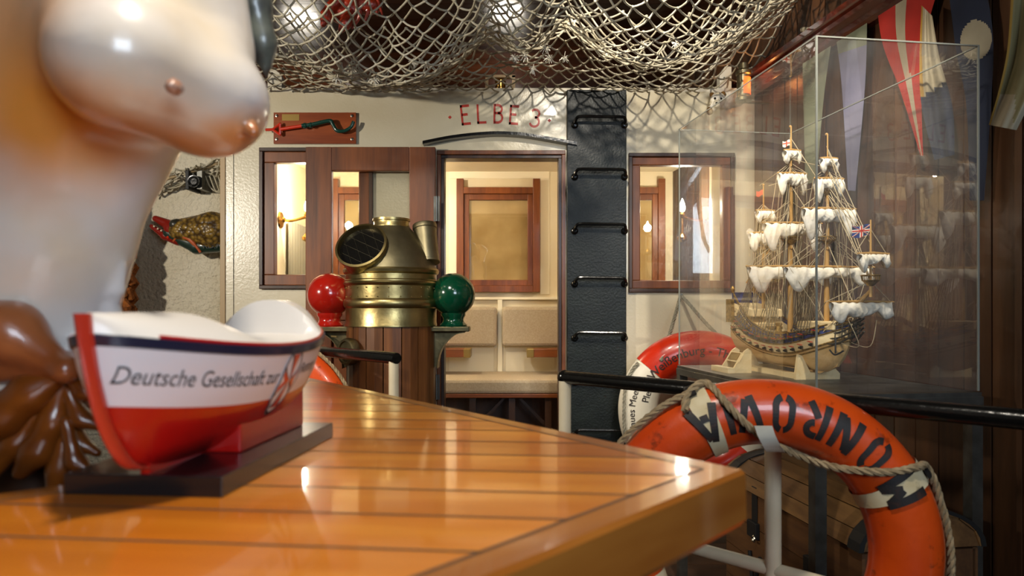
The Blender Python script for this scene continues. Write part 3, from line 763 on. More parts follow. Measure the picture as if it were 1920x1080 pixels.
def cross(k, o):
    m_ = MB()
    for q in range(4):
        c, s_ = math.cos(q*PI/2), math.sin(q*PI/2)
        pts = [(.14*k, .0), (.86, .40*k+.02), (.86, -.40*k-.02)]; sub_ = [(.1+.76*i/5, sg*(.06+.34*(i/5)**1.5)*k) for sg in (1, -1) for i in range(6)]
        m_.add([em((x*c-y*s_)*.024, (x*s_+y*c)*.038)+e2*o for x, y in sub_], [(i, i+1, 7+i, 6+i) for i in range(5)])
    return m_
build(cross(1.25, .0005), 'emblem_outline', 'boat_text', t); lab(build(cross(.9, .0009), 'emblem_cross', 'boat_stem', t), 'red flared cross')

# ================================================================== FIGUREHEAD
def R(px, Y): return px*Y/F
def skin_mat(a, b, navel, amber):
    """ivory paint under amber varnish; darker paint on the areolae and in the navel"""
    m, N_, L, Bs = nm('figurehead_paint'); co = coords(N_, L)
    n = N_.new('ShaderNodeTexNoise'); n.inputs['Scale'].default_value = 6; n.inputs['Detail'].default_value = 3; L.new(co, n.inputs['Vector'])
    r = ramp(N_, [(.35, S('#e2dcd8')), (.75, S('#dcc6a6'))]); L.new(n.outputs[0], r.inputs[0]); last = r.outputs[0]
    # amber varnish blotches, with warm bounce light painted in under the breasts
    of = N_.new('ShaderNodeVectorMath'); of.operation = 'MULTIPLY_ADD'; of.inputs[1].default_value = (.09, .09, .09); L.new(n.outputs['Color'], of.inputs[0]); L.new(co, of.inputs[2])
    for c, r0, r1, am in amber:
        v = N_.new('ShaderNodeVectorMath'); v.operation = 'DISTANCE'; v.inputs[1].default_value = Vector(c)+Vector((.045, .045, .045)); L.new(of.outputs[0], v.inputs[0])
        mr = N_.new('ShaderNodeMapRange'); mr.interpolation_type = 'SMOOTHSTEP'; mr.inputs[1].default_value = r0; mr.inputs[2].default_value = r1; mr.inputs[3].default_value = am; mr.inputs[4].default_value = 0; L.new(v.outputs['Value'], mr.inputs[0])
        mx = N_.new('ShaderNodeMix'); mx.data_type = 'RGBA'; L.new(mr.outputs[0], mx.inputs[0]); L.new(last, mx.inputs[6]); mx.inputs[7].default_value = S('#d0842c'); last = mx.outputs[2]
    for c, r0, r1, col in ((a, .010, .026, '#9a4f22'), (b, .010, .024, '#a8602e'), (navel, .004, .012, '#9a6238')):
        v = N_.new('ShaderNodeVectorMath'); v.operation = 'DISTANCE'; v.inputs[1].default_value = c; L.new(co, v.inputs[0])
        mr = N_.new('ShaderNodeMapRange'); mr.inputs[1].default_value = r0; mr.inputs[2].default_value = r1; mr.inputs[3].default_value = .85; mr.inputs[4].default_value = 0; L.new(v.outputs['Value'], mr.inputs[0])
        mx = N_.new('ShaderNodeMix'); mx.data_type = 'RGBA'; L.new(mr.outputs[0], mx.inputs[0]); L.new(last, mx.inputs[6]); mx.inputs[7].default_value = S(col); last = mx.outputs[2]
    L.new(last, Bs.inputs['Base Color']); Bs.inputs['Roughness'].default_value = .3; Bs.inputs['Coat Weight'].default_value = .6; Bs.inputs['Coat Roughness'].default_value = .16
    n2 = N_.new('ShaderNodeTexNoise'); n2.inputs['Scale'].default_value = 14; L.new(co, n2.inputs['Vector'])
    bp = N_.new('ShaderNodeBump'); bp.inputs['Strength'].default_value = .25; bp.inputs['Distance'].default_value = .012; L.new(n2.outputs[0], bp.inputs['Height']); L.new(bp.outputs[0], Bs.inputs['Normal'])
    return 'figurehead_paint'
fig = thing('figurehead', 'large painted wooden figurehead of a bare-chested woman, blurred at the left edge', 'figurehead', (-.72, .95, 0))
nl = P(323, 164, .667); nr = P(484, 246, .775)
fs_ = [s_cap(P(60, -120, .86), P(100, 200, .86), R(190, .86)),
       s_cap(P(300, -40, .84), P(330, 90, .84), R(150, .84), R(140, .84)),
       s_ball(P(232, 122, .725), R(128, .725), (1, 1, .95)),
       s_ball(P(388, 188, .80), R(112, .80), (1, 1, .95)),
       s_cap(P(170, -70, .80), P(225, 80, .755), R(150, .8), R(112, .75)),
       s_cap(P(20, -10, .81), P(130, 85, .785), R(150, .8), R(95, .78)),
       s_cap(P(175, 190, .86), P(90, 460, .86), R(165, .86), R(128, .86)),
       s_cap(P(90, 460, .86), P(30, 660, .88), R(128, .86), R(165, .88)),
       # shoulders, neck, head, upper arms raised behind the head
       s_cap(P(-40, -130, .90), P(330, -150, .88), R(120, .9)),
       s_cap(P(150, -150, .90), P(190, -330, .88), R(75, .9)),
       s_ball(P(200, -430, .86), R(130, .86), (.82, .95, 1.1)),
       s_cap(P(215, -400, .78), P(222, -425, .76), R(18, .78)),
       s_cap(P(-60, -150, .92), P(-170, -420, .96), R(70, .9), R(56, .9)), s_cap(P(-170, -420, .96), P(40, -560, 1.0), R(56, .9), R(40, .9)),
       s_cap(P(350, -170, .90), P(470, -420, .96), R(70, .9), R(56, .9)), s_cap(P(470, -420, .96), P(330, -560, 1.0), R(56, .9), R(40, .9))]
body_f = s_union(fs_, .040)
nip = [s_cap(nl+Vector((.0, .006, .002)), nl+Vector((.004, -.008, -.002)), .0095, .0075), s_cap(nr+Vector((-.012, .006, .004)), nr+Vector((-.004, -.002, -.002)), .010, .0075)]
# hand laid on the hip: palm, four fingers and a thumb pointing up
def hp(px, py, Y=.80): return P(px, py, Y+.06)
hand = [s_cap(hp(196, 640, .82), hp(205, 585, .81), R(26, .8), R(24, .8)),
        s_cap(hp(202, 590, .81), hp(218, 545, .80), R(16, .8), R(14.5, .8)), s_cap(hp(218, 545, .80), hp(228, 500, .80), R(14.5, .8), R(11, .8)),
        s_cap(hp(200, 620, .79), hp(165, 618, .765), R(14, .8), R(12, .8)), s_cap(hp(165, 618, .765), hp(140, 632, .76), R(12, .8), R(9, .8)),
        s_cap(hp(198, 645, .79), hp(160, 645, .765), R(14, .8), R(12, .8)), s_cap(hp(160, 645, .765), hp(132, 662, .76), R(12, .8), R(9, .8)),
        s_cap(hp(196, 668, .79), hp(160, 672, .765), R(13, .8), R(11, .8)), s_cap(hp(160, 672, .765), hp(138, 688, .76), R(11, .8), R(8, .8)),
        s_cap(hp(194, 688, .79), hp(166, 696, .77), R(11, .8), R(9.5, .8)), s_cap(hp(166, 696, .77), hp(148, 708, .765), R(9.5, .8), R(7, .8)),
        s_cap(hp(198, 640, .83), hp(215, 690, .93), R(24, .8), R(30, .9))]
hand_f = s_union(hand, .006)
allb = s_union([body_f, nip[0], nip[1], hand_f], .007)
lo = [-.88, .56, .98]; hi = [-.22, 1.12, 2.02]
bd = surface_nets(allb, lo, hi, .0062)
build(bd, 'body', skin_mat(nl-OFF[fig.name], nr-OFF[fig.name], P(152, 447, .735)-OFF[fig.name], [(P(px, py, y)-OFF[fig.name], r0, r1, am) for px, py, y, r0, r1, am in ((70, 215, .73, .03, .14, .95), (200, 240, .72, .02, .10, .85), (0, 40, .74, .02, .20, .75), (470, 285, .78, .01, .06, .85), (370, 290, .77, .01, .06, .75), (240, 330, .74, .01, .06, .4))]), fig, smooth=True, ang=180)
hair = s_union([s_cap(P(470, -160, .93), P(478, 10, .93), R(26, .9), R(24, .9)), s_cap(P(478, 10, .93), P(492, 80, .93), R(24, .9), R(19, .9)), s_cap(P(492, 80, .93), P(500, 140, .93), R(19, .9), R(9, .9)),
                s_cap(P(470, -160, .93), P(300, -480, .96), R(30, .9), R(60, .9)), s_ball(P(200, -470, .93), R(140, .9), (.95, .9, 1))], .03)
build(surface_nets(hair, [-.72, .78, 1.45], [-.27, 1.1, 2.08], .008), 'hair', 'hair_paint', fig, smooth=True, ang=180)
# sash folds at the hips and the carved leaf skirt below
drp = [s_cap(P(-120, 610, .80), P(20, 625, .775), R(70, .8), R(58, .78)), s_cap(P(20, 625, .775), P(120, 690, .765), R(56, .78), R(20, .77)),
       s_cap(P(-60, 690, .79), P(110, 695, .77), R(34, .8), R(16, .77)), s_cap(P(205, 625, .87), P(128, 690, .768), R(30, .8), R(14, .77)),
       s_cap(P(210, 665, .87), P(130, 696, .768), R(20, .8), R(12, .77)), s_ball(P(124, 694, .76), R(22, .77))]
build(surface_nets(s_union(drp, .012), [-.88, .66, 1.06], [-.38, .94, 1.24], .0055), 'sash', 'drape_paint', fig, smooth=True, ang=180)
lv = [([(118, 700), (60, 735), (5, 780), (-20, 800)], (18, 34, 40, 30)), ([(118, 715), (100, 790), (70, 845), (40, 885)], (14, 24, 28, 16)),
      ([(122, 720), (122, 800), (112, 880), (95, 960)], (14, 18, 20, 14)), ([(128, 705), (160, 735), (185, 742)], (12, 15, 9)), ([(126, 730), (150, 785), (188, 800)], (12, 15, 10)),
      ([(126, 760), (145, 830), (185, 850)], (12, 15, 9)), ([(124, 790), (140, 865), (170, 885)], (12, 14, 9)), ([(110, 705), (30, 830), (-30, 900)], (16, 22, 16))]
for k, (pts, rs) in enumerate(lv):
    yy = .775+.01*(k % 3)
    cp = [s_cap(P(*a, yy), P(*b, yy), R(ra, .78), R(rb, .78)) for (a, b, ra, rb) in zip(pts, pts[1:], rs, rs[1:])]
    xs = [p[0] for p in pts]; ys = [p[1] for p in pts]; m_ = max(rs)+6
    a, b = P(min(xs)-m_, max(ys)+m_, yy), P(max(xs)+m_, min(ys)-m_, yy)
    build(surface_nets(s_union(cp, .012), [a.x, yy-.035, a.z], [b.x, yy+.035, b.z], .005), 'carved_leaf', 'leaf_wood', fig, smooth=True, ang=180)
core = [s_cap(P(30, 680, .90), P(70, 960, .90), R(110, .88), R(60, .88)), s_cap(P(70, 960, .90), Vector((-.62, .92, .2)), R(60, .88), .09)]
build(surface_nets(s_union(core, .02), [-.86, .72, .08], [-.42, 1.08, 1.2], .013), 'trunk', 'dark_wood', fig, smooth=True, ang=180)
mb = MB().lathe([(.16, 0), (.16, .04), (.12, .07), (.10, .2), (.08, .24)], (-.62, .92, 0), 24); build(mb, 'pedestal', 'dark_wood', fig, smooth=True)
# ================================================================== BINNACLE
YN = 3.3; kN = YN/F
def N(px, py, d=0): q = P(px, py, YN); return Vector((q.x, YN-d, q.z))
ax = N(734, 578); nz = lambda py: CZ+(HY-py)*kN
bn = thing('binnacle', 'old brass ship compass binnacle on a round wooden pedestal before the doorway', 'binnacle', (ax.x, YN, 0))
def lz(name, prof, mat, n=48, **k): # profile given as (radius in px, py)
    m_ = MB().lathe([(r*kN, nz(py)) for r, py in prof], (ax.x, YN, 0), n); return build(m_, name, mat, bn, smooth=True, **k)
mb = MB()   # staves
for i in range(16):
    a0, a1 = 2*PI*i/16+.012, 2*PI*(i+1)/16-.012; r = 82*kN; r2 = 60*kN
    q = lambda a, rr_: (ax.x+rr_*math.cos(a), YN+rr_*math.sin(a), .05)
    mid = (a0+a1)/2
    mb.prism([q(a0, r), q(mid, r*1.004), q(a1, r), q(a1, r2), q(a0, r2)], (0, 0, nz(609)-.05))
build(mb, 'pedestal', 'binnacle_wood', bn)
mb = MB().cyl((ax.x, YN, .0), (ax.x, YN, .06), 95*kN, 32); build(mb, 'plinth', 'dark_wood', bn, bevel=.005)
lz('drum', [(60, 611), (85, 611), (85, 608), (84, 606), (84, 578), (86, 576), (88, 572), (88, 566), (86, 562), (84, 560), (84, 537), (87, 535), (88, 532), (86, 529), (60, 529)], 'brass')
lz('collar', [(60, 531), (86, 531), (86, 527), (84, 525), (84, 516), (88, 513), (89, 508), (87, 505), (60, 505)], 'brass')
lz('hood', [(86, 507), (83, 500), (79, 490), (73, 478), (64, 464), (53, 449), (44, 438), (37, 430), (33, 425), (20, 424)], 'brass_dark')
lz('chimney', [(20, 428), (34, 428), (34, 424), (33, 422), (33, 416), (35, 415), (35, 411), (20, 410)], 'brass')
for i in range(26):
    a = 2*PI*i/26
    for py in (541, 557): build(MB().ball((ax.x+85*kN*math.cos(a), YN+85*kN*math.sin(a), nz(py)), .0034, 6), 'rivet', 'brass', bn, smooth=True)
# viewing port
d = Vector((-.16, -.84, .52)).normalized(); pc = N(693, 468, .175); px_, kk = 45*kN, 1
base = pc-d*.16
mb = MB().lathe([(px_*1.0, 0), (px_*.99, .11), (px_*1.0, .15), (px_*1.05, .155), (px_*1.05, .172), (px_*.96, .174), (px_*.93, .16), (px_*.9, .05)], base, 40, d, cap=False)
vp = build(mb, 'viewing_port', 'brass', bn, smooth=True)
mb = MB().lathe([(.0001, .0), (px_*.93, 0)], base+d*.150, 40, d, cap=False); build(mb, 'port_glass', 'black_gloss', vp)
u_ = d.cross(Vector((0, 0, 1))).normalized(); v_ = d.cross(u_)
mb = MB()
for k in (-.62, -.2, .22, .64):
    w_ = math.sqrt(1-k*k)*px_*.92
    for a, b in ((u_, v_), (v_, u_)):
        a2, b2 = (a+b*.5).normalized(), (b-a*.5).normalized()
        mb.cyl(base+d*.152+a2*k*px_*.92-b2*w_, base+d*.152+a2*k*px_*.92+b2*w_, .0008, 5)
build(mb, 'port_wires', 'bronze_dark', vp)
# oil-lamp canister on the right of the hood
a, b = N(795, 421, -.02), N(804, 494, .03); dd = (b-a).normalized()
L_c = (b-a).length
mb = MB().lathe([(.045, 0), (.057, 0), (.059, .004), (.059, .022), (.055, .026), (.0555, L_c-.012), (.0575, L_c-.01), (.0575, L_c), (.045, L_c)], a, 30, dd)
build(mb, 'lamp_canister', 'brass_dark', bn, smooth=True)
mb = MB().tube([N(765, 480), N(785, 478), N(800, 468, .0)], .032, 14); build(mb, 'lamp_duct', 'brass_dark', bn, smooth=True)
# quadrant brackets with the iron correcting spheres
for sg, who in ((1, 'green'), (-1, 'red')):
    X = lambda px: 734+sg*(px-734)
    mb = MB().box(N(X(806), 612, .062), N(X(881), 621, -.062)); br = build(mb, 'bracket', 'bronze', bn, bevel=.003)
    pts = [(X(806), 621), (X(872), 621)]+[(X(872-50*math.sin(t_*PI/2)), 688-66*math.cos(t_*PI/2)) for t_ in [i/10 for i in range(11)]]+[(X(806), 688)]
    mb = MB().prism([N(x, y, .012) for x, y in pts], (0, .024, 0)); build(mb, 'web', 'bronze', br)
    fl = [N(X(872-50*math.sin(t_*PI/2)), 688-66*math.cos(t_*PI/2)) for t_ in [i/14 for i in range(15)]]
    mb = MB()
    for p0, p1 in zip(fl, fl[1:]): mb.prism([p0+Vector((0, -.05, 0)), p1+Vector((0, -.05, 0)), p1+Vector((0, .05, 0)), p0+Vector((0, .05, 0))], (0, 0, -.004))
    build(mb, 'flange', 'bronze', br, smooth=True)
    c = N(X(850), 612); zz = lambda py: (612-py)*kN
    mb = MB().lathe([(.05*0+12*kN, 0), (25*kN, 0), (26*kN, zz(609)), (21*kN, zz(604)), (19.5*kN, zz(600)), (20*kN, zz(596)), (23*kN, zz(591.5))]+[(41*kN*math.cos(q), zz(553)+41*kN*math.sin(q)) for q in [-.97+i*(PI/2+.97)/20 for i in range(21)]], c, 36)
    lab(build(mb, 'correcting_sphere', who+'_gloss', bn, smooth=True), who+' iron ball on its bracket')
# bronze dial on the pedestal
mb = MB().lathe([(.01, 0), (24*kN, 0), (25*kN, .02), (23*kN, .035), (19*kN, .036), (18*kN, .028), (.001, .028)], Vector((N(674, 652).x, YN-82*kN*.78, nz(655))), 28, (-.62, -.78, 0)); build(mb, 'dial', 'bronze', bn, smooth=True)
mb = MB().cyl(N(632, 629, .10), N(648, 629, .16), .004, 8); build(mb, 'pin', 'brass', bn)

# ================================================================== HANDRAILS
RZ = CZ-.213
def RP(px, py, dr=.213): Yq = dr*F/(py-HY); return P(px, py, Yq)
A_, B_r = RP(1050, 706), RP(2350, 826.3); A_.z = B_r.z = RZ
rd = (B_r-A_).normalized()
rail = thing('handrail', 'black pipe handrail on cream posts running in front of the clear display case', 'handrail', (A_.x, A_.y, 0))
mb = MB().tube([A_+rd*.012, A_+rd*.02, B_r], [.018, .0205, .0205], 16); mb.ball(A_+rd*.018, .0225, 14); build(mb, 'top_rail', 'black_gloss', rail, smooth=True)
post_q = RP(1449, 743); post_q.z = RZ
tpos = [A_+rd*.02, A_+rd*((post_q-A_).dot(rd)), B_r-rd*.02]
for p in tpos:
    mb = MB().cyl((p.x, p.y, 0), (p.x, p.y, RZ-.012), .0195, 18); mb.cyl((p.x, p.y, 0), (p.x, p.y, .012), .05, 18); build(mb, 'post', 'post_cream', rail, smooth=True)
zl = CZ-(1068-578)*post_q.y/F
mb = MB().cyl((A_.x, A_.y, zl), (B_r.x, B_r.y, zl), .017, 14); build(mb, 'lower_rail', 'post_cream', rail, smooth=True)
a2, b2 = RP(744, 672, .19), RP(560, 655, .19); RZ2 = CZ-.19; a2.z = b2.z = RZ2; r2d = (b2-a2).normalized()
rail2 = thing('handrail', 'short black handrail on a cream post crossing in front of the binnacle', 'handrail', (a2.x, a2.y, 0))
mb = MB().tube([a2, a2+r2d*.01, b2-r2d*.01, b2], [.021, .023, .023, .021], 16); build(mb, 'top_rail', 'black_gloss', rail2, smooth=True)
for p in (a2+r2d*.02, b2-r2d*.03):
    mb = MB().cyl((p.x, p.y, 0), (p.x, p.y, RZ2-.012), .0195, 18); mb.cyl((p.x, p.y, 0), (p.x, p.y, .012), .05, 18); build(mb, 'post', 'post_cream', rail2, smooth=True)

# ================================================================== LIFEBUOYS
class Ring:
    def __init__(s, c, yaw, Ro, r, lean=0):
        s.c = Vector(c); s.Ro = Ro; s.r = r; s.R = Ro-r; a = math.radians(yaw)
        s.ex = Vector((math.cos(a), -math.sin(a), 0)); s.n = Vector((-math.sin(a), -math.cos(a), 0)); s.ez = Vector((0, 0, 1))
        if lean:
            M_ = Matrix.Rotation(math.radians(lean), 3, s.ex); s.n = M_ @ s.n; s.ez = M_ @ s.ez
    def pt(s, th, q=0, out=0, phi=None):
        """front-face point at angle th (degrees, ccw as seen) and radial offset q"""
        if phi is None: phi = math.acos(max(-.999, min(.999, q/s.r)))
        t_ = math.radians(th); rad = s.ex*math.cos(t_)+s.ez*math.sin(t_); rr_ = s.r+out
        wob = 1+.012*math.sin(3*t_+1)+.008*math.sin(7*t_)
        return s.c+rad*(s.R+rr_*wob*math.cos(phi))+s.n*(rr_*wob*math.sin(phi)*.94)
    def theta(s, px, py):
        d_ = P(px, py, 1)-Vector((0, 0, CZ)); o = s.c+s.n*s.r*.8-Vector((0, 0, CZ)); k = o.dot(s.n)/d_.dot(s.n); q = d_*k-o
        return math.degrees(math.atan2(q.dot(s.ez), q.dot(s.ex))), math.hypot(q.dot(s.ez), q.dot(s.ex))-s.R
    def body(s, a0, a1, n=None, out=0, m=28):
        n = n or max(6, int(abs(a1-a0)/3)); mb = MB()
        mb.grid(lambda u, v: s.pt(a0+(a1-a0)*u, 0, out, v*2*PI), n, m, False); return mb
    def band(s, a0, a1, out=.004):
        mb = s.body(a0, a1, 8, out); return mb
mon = Ring((P(1430, 1022, 1.50)), 8, .366, .072)
ring = thing('lifebuoy', 'big orange lifebuoy with black stencilled letters hooked on the handrail post', 'lifebuoy', mon.c+Vector((0, 0, -.366)))
build(mon.body(0, 360, 120), 'ring', 'ring_orange', ring, smooth=True)
b1 = mon.theta(1330, 795)[0]; b2_ = mon.theta(1660, 930)[0]
for k in range(4):
    a = b2_+(b1-b2_)*k
    build(mon.band(a-3.9, a+3.9), 'band', 'band_white', ring, smooth=True)
# stencilled letters, tops toward the hole: built from strokes in a 1 x 1.5 box
ST = {'M': [[(.12, 0), (.12, 1.5)], [(.2, 1.45), (.5, .75)], [(.5, .75), (.8, 1.45)], [(.88, 0), (.88, 1.5)]],
      'O': [arc(.5, 1.05, .36, .4, 100, 180)+[(.14, .45)]+arc(.5, .45, .36, .4, 180, 255), arc(.5, .45, .36, .4, 285, 360)+[(.86, 1.05)]+arc(.5, 1.05, .36, .4, 0, 75)],
      'N': [[(.12, 0), (.12, 1.5)], [(.24, 1.4), (.76, .1)], [(.88, 0), (.88, 1.5)]],
      'R': [[(.14, 0), (.14, 1.5)], [(.32, 1.38), (.5, 1.38)]+arc(.5, 1.1, .34, .28, 90, -80), [(.45, .62), (.86, 0)]],
      'V': [[(.05, 1.5), (.44, 0)], [(.95, 1.5), (.58, .12)]], 'I': [[(.5, 0), (.5, 1.5)]], 'A': [[(.05, 0), (.46, 1.5)], [(.95, 0), (.58, 1.38)], [(.36, .48), (.66, .48)]]}
for ch, px, py, wd_ in (('M', 1657, 931, .058), ('O', 1617, 873, .044), ('N', 1571, 834, .050), ('R', 1523, 805, .047), ('O', 1467, 784, .044), ('V', 1405, 780, .050), ('I', 1367, 784, .05), ('A', 1324, 793, .054)):
    th, q = mon.theta(px, py); vs, fs = strokes2d(ST[ch], .29); hgt = .074
    out = .0052 if ch in 'MA' else .0012
    mb = MB().add([mon.pt(th+math.degrees((x-.5)*wd_/(mon.R-.0)), .006-(y/1.5-.5)*hgt, out) for x, y in vs], fs)
    build(mb, 'stencil_letter', 'stencil_black', ring)
# grab line
gp = [mon.theta(*p) for p in ((1300, 738), (1330, 724), (1362, 760), (1400, 795), (1447, 825), (1500, 848), (1555, 868), (1600, 876), (1660, 881), (1715, 880), (1742, 930))]
path = [mon.pt(b1+6, mon.r, .01, .9), mon.pt(b1+2, mon.r, .013, .45)]
path += [mon.pt(th, max(-.071, min(.071, q)), .011) for th, q in gp[1:-1]]
path += [mon.pt(b2_, 0, .012, .25), mon.pt(b2_-10, 0, .010, .1), mon.pt(b2_-30, 0, .016, .0), mon.pt(b2_-50, 0, .02, .1), mon.pt(b2_-75, 0, .012, .3), mon.pt(b2_-96, 0, .012, .2)]
mb = MB().rope(spline(path, 8), .0085); build(mb, 'grab_line', 'rope_tan', ring, smooth=True)
path = [mon.pt(b1+2, 0, .013, .45), mon.pt(b1+14, 0, .012, .35), mon.pt(b1+35, 0, .014, .15), mon.pt(b1+60, 0, .012, .2), mon.pt(b1+88, 0, .012, .2)]
mb = MB().rope(spline(path, 10), .0085); build(mb, 'grab_line', 'rope_tan', ring, smooth=True)
for a in (b1+1, b2_-1, b2_-97, b1+90):
    mb = MB()
    for k in range(5): mb.tube([mon.pt(a+(k-2)*.5, 0, .011, .25+t_*.1) for t_ in range(-3, 4)], .004, 5)
    build(mb, 'lashing', 'black_matte', ring, smooth=True)
# hook plate welded to the post: passes under the ring and turns up in front of it
hkY = mon.pt(95, -.05).y

mb = MB(); sp = [(post_q.y+.0, 862), (1.62, 858), (1.52, 856), (1.45, 848), (1.424, 834), (1.414, 814), (1.411, 796)]
qs = []
for y_, py in sp:
    z_ = CZ-(py-578)*1.43/F; qs.append((y_, z_))
w_h = .0185; xh = P(1430, 800, 1.415).x
vs = []
for i, (y_, z_) in enumerate(qs):
    xx = xh+(post_q.x-xh)*(1-i/(len(qs)-1))**1.5
    for dx, dd_ in ((-w_h, 0), (w_h, 0), (w_h, .004), (-w_h, .004)): vs.append((xx+dx, y_+dd_*(i > 3), z_-dd_*(i <= 3)))
mb.add(vs, [(i*4+k, i*4+(k+1) % 4, i*4+4+(k+1) % 4, i*4+4+k) for i in range(len(qs)-1) for k in range(4)]+[(0, 1, 2, 3), tuple(len(vs)-1-k for k in range(4))])
build(mb, 'hook', 'white_paint', rail, smooth=True, ang=35)
# white and red ring hanging by a rope on the deckhouse wall
wr = Ring(P(1308, 769, 3.50), 0, .408, .100, 3)
rg = thing('lifebuoy', 'white lifebuoy with red sections and handwriting hanging below the right window', 'lifebuoy', wr.c+Vector((0, 0, -.40)))
build(wr.body(0, 360, 120), 'ring', 'ring_white', rg, smooth=True)
t1, t2 = wr.theta(1192, 690)[0], wr.theta(1398, 678)[0]
lab(build(wr.body(t2+2, t1-6, 40, .003), 'section', 'ring_red', rg, smooth=True), 'red painted section at the top')
lab(build(wr.body(t2+182, t1+174, 40, .003), 'section', 'ring_red', rg, smooth=True), 'red painted section at the bottom')
def ring_text(rn, s, th0, size, q0, mat, par, name, out=.005, sp=1.0):
    vs, fs, wd = text2d(s, size, .0006, .012)
    mb = MB().add([rn.pt(th0-math.degrees(x*sp/rn.R), q0+y, out) for x, y in vs], fs); return build(mb, name, mat, par)
ring_text(wr, 'Weißenburg - Thüringen', 146, .058, -.008, 'ink', rg, 'handwriting', .0055, 1.05)
ring_text(wr, 'Plein', 168, .05, -.03, 'ink', rg, 'handwriting', .003)
ring_text(wr, 'Blaues Meer', 196, .042, .03, 'ink', rg, 'handwriting', .003)
nail = W(1275, 553, .02)
gl, gr = wr.pt(wr.theta(1222, 655)[0], .03, .01), wr.pt(wr.theta(1386, 655)[0], .03, .01)
mb = MB().rope([gl, gl.lerp(nail, .5)+Vector((0, 0, -.01)), nail], .0095); mb.rope([nail, nail.lerp(gr, .5)+Vector((0, 0, -.01)), gr], .0095); build(mb, 'hanging_rope', 'rope_grey', rg, smooth=True)
pts = [wr.pt(t1+a, 0, .012, .45+.5*k) for a, k in ((-4, .2), (4, .1), (16, .3), (30, .6), (44, .5), (56, .3))]
mb = MB().rope(spline(pts, 8), .009); build(mb, 'grab_line', 'rope_grey', rg, smooth=True)
mb = MB().cyl(W(1275, 553, 0), W(1275, 552, .035), .005, 8); tag(build(mb, 'nail', 'steel'), 'steel nail under the right window holding the ring rope', 'nail')
# orange ring on the left rail, mostly hidden by the model boat
lr = Ring(P(520, 798, 2.96), 12, .37, .075)
rg = thing('lifebuoy', 'orange lifebuoy behind the stern of the model lifeboat', 'lifebuoy', lr.c+Vector((0, 0, -.37)))
build(lr.body(0, 360, 120), 'ring', 'ring_orange', rg, smooth=True)
for k in range(4): build(lr.band(45+90*k-4, 45+90*k+4), 'band', 'band_white', rg, smooth=True) if k else build(lr.band(100-4, 100+4), 'band', 'band_white', rg, smooth=True)
mb = MB().rope(spline([lr.pt(th, 0, .014, .3) for th in range(100, 460, 20)], 4), .008); build(mb, 'grab_line', 'rope_tan', rg, smooth=True)

# ================================================================== SEA CHEST under the case
ca, sa_ = math.cos(.14), math.sin(.14)
def CH(a, b, z): # a: away from the viewer along the chest, b: to the right
    return Vector((1.0-sa_*a+ca*b*.84, 1.95+ca*a+sa_*b*.84, z))
ch = thing('sea_chest', 'old wooden sea chest with iron fittings on the floor below the display case', 'chest', CH(.4, .22, 0))
mb = MB()
for k in range(4): mb.box((0, 0, k*.125), (.86, .012, k*.125+.122), lambda p: CH(p.x, p.y, p.z))
for k in range(4): mb.box((0, .012, k*.125), (.012, .43, k*.125+.122), lambda p: CH(p.x, p.y, p.z)); mb.box((.848, .012, k*.125), (.86, .43, k*.125+.122), lambda p: CH(p.x, p.y, p.z))
mb.box((0, .42, 0), (.86, .44, .5), lambda p: CH(p.x, p.y, p.z)); mb.box((.01, .01, 0), (.85, .43, .02), lambda p: CH(p.x, p.y, p.z))
build(mb, 'body', 'chest_front', ch)
lidp = lambda t_, k=1: (.22-.235*k*math.cos(t_*PI), .505+.115*k*math.sin(t_*PI))
mb = MB()
for k in range(7):
    pr = [(*lidp(k/7+.004, 1),), (*lidp((k+1)/7-.004, 1),), (*lidp((k+1)/7-.004, .93),), (*lidp(k/7+.004, .93),)]
    mb.prism([CH(-.01, b, z) for b, z in pr], CH(.88, 0, 0)-CH(0, 0, 0))
ends = [CH(-.005, *lidp(i/14, .94)) for i in range(15)]
mb.prism(ends, CH(.87, 0, 0)-CH(0, 0, 0)); lid = build(mb, 'lid', 'chest_wood', ch)
for a in (.0, .80):
    mb = MB(); ring_o = [CH(a-.012, *lidp(i/14, 1.03)) for i in range(15)]+[CH(a-.012, *lidp(i/14, .95)) for i in range(14, -1, -1)]
    mb.prism(ring_o, CH(.055, 0, 0)-CH(0, 0, 0)); build(mb, 'iron_band', 'black_matte', lid)
for a in (.24, .62):
    mb = MB().box((a-.02, -.006, .40), (a+.02, 0, .53), lambda p: CH(p.x, p.y, p.z)); mb.box((a-.035, -.02, .34), (a+.035, 0, .40), lambda p: CH(p.x, p.y, p.z)); hs = build(mb, 'hasp', 'black_matte', ch, bevel=.003)
    mb = MB().lathe([(.010, 0), (.014, .004), (.010, .008)], CH(a-.03, -.022, .345), 12, CH(0, -1, 0)-CH(0, 0, 0), cap=False); build(mb, 'ring', 'chrome', hs)
    mb = MB().tube([CH(a-.05, -.008, .28), CH(a-.01, -.008, .18), CH(a, -.008, .06)], .008, 8); mb.tube([CH(a+.03, -.008, .28), CH(a+.01, -.008, .18), CH(a, -.008, .06)], .008, 8); build(mb, 'strap_iron', 'black_matte', ch)
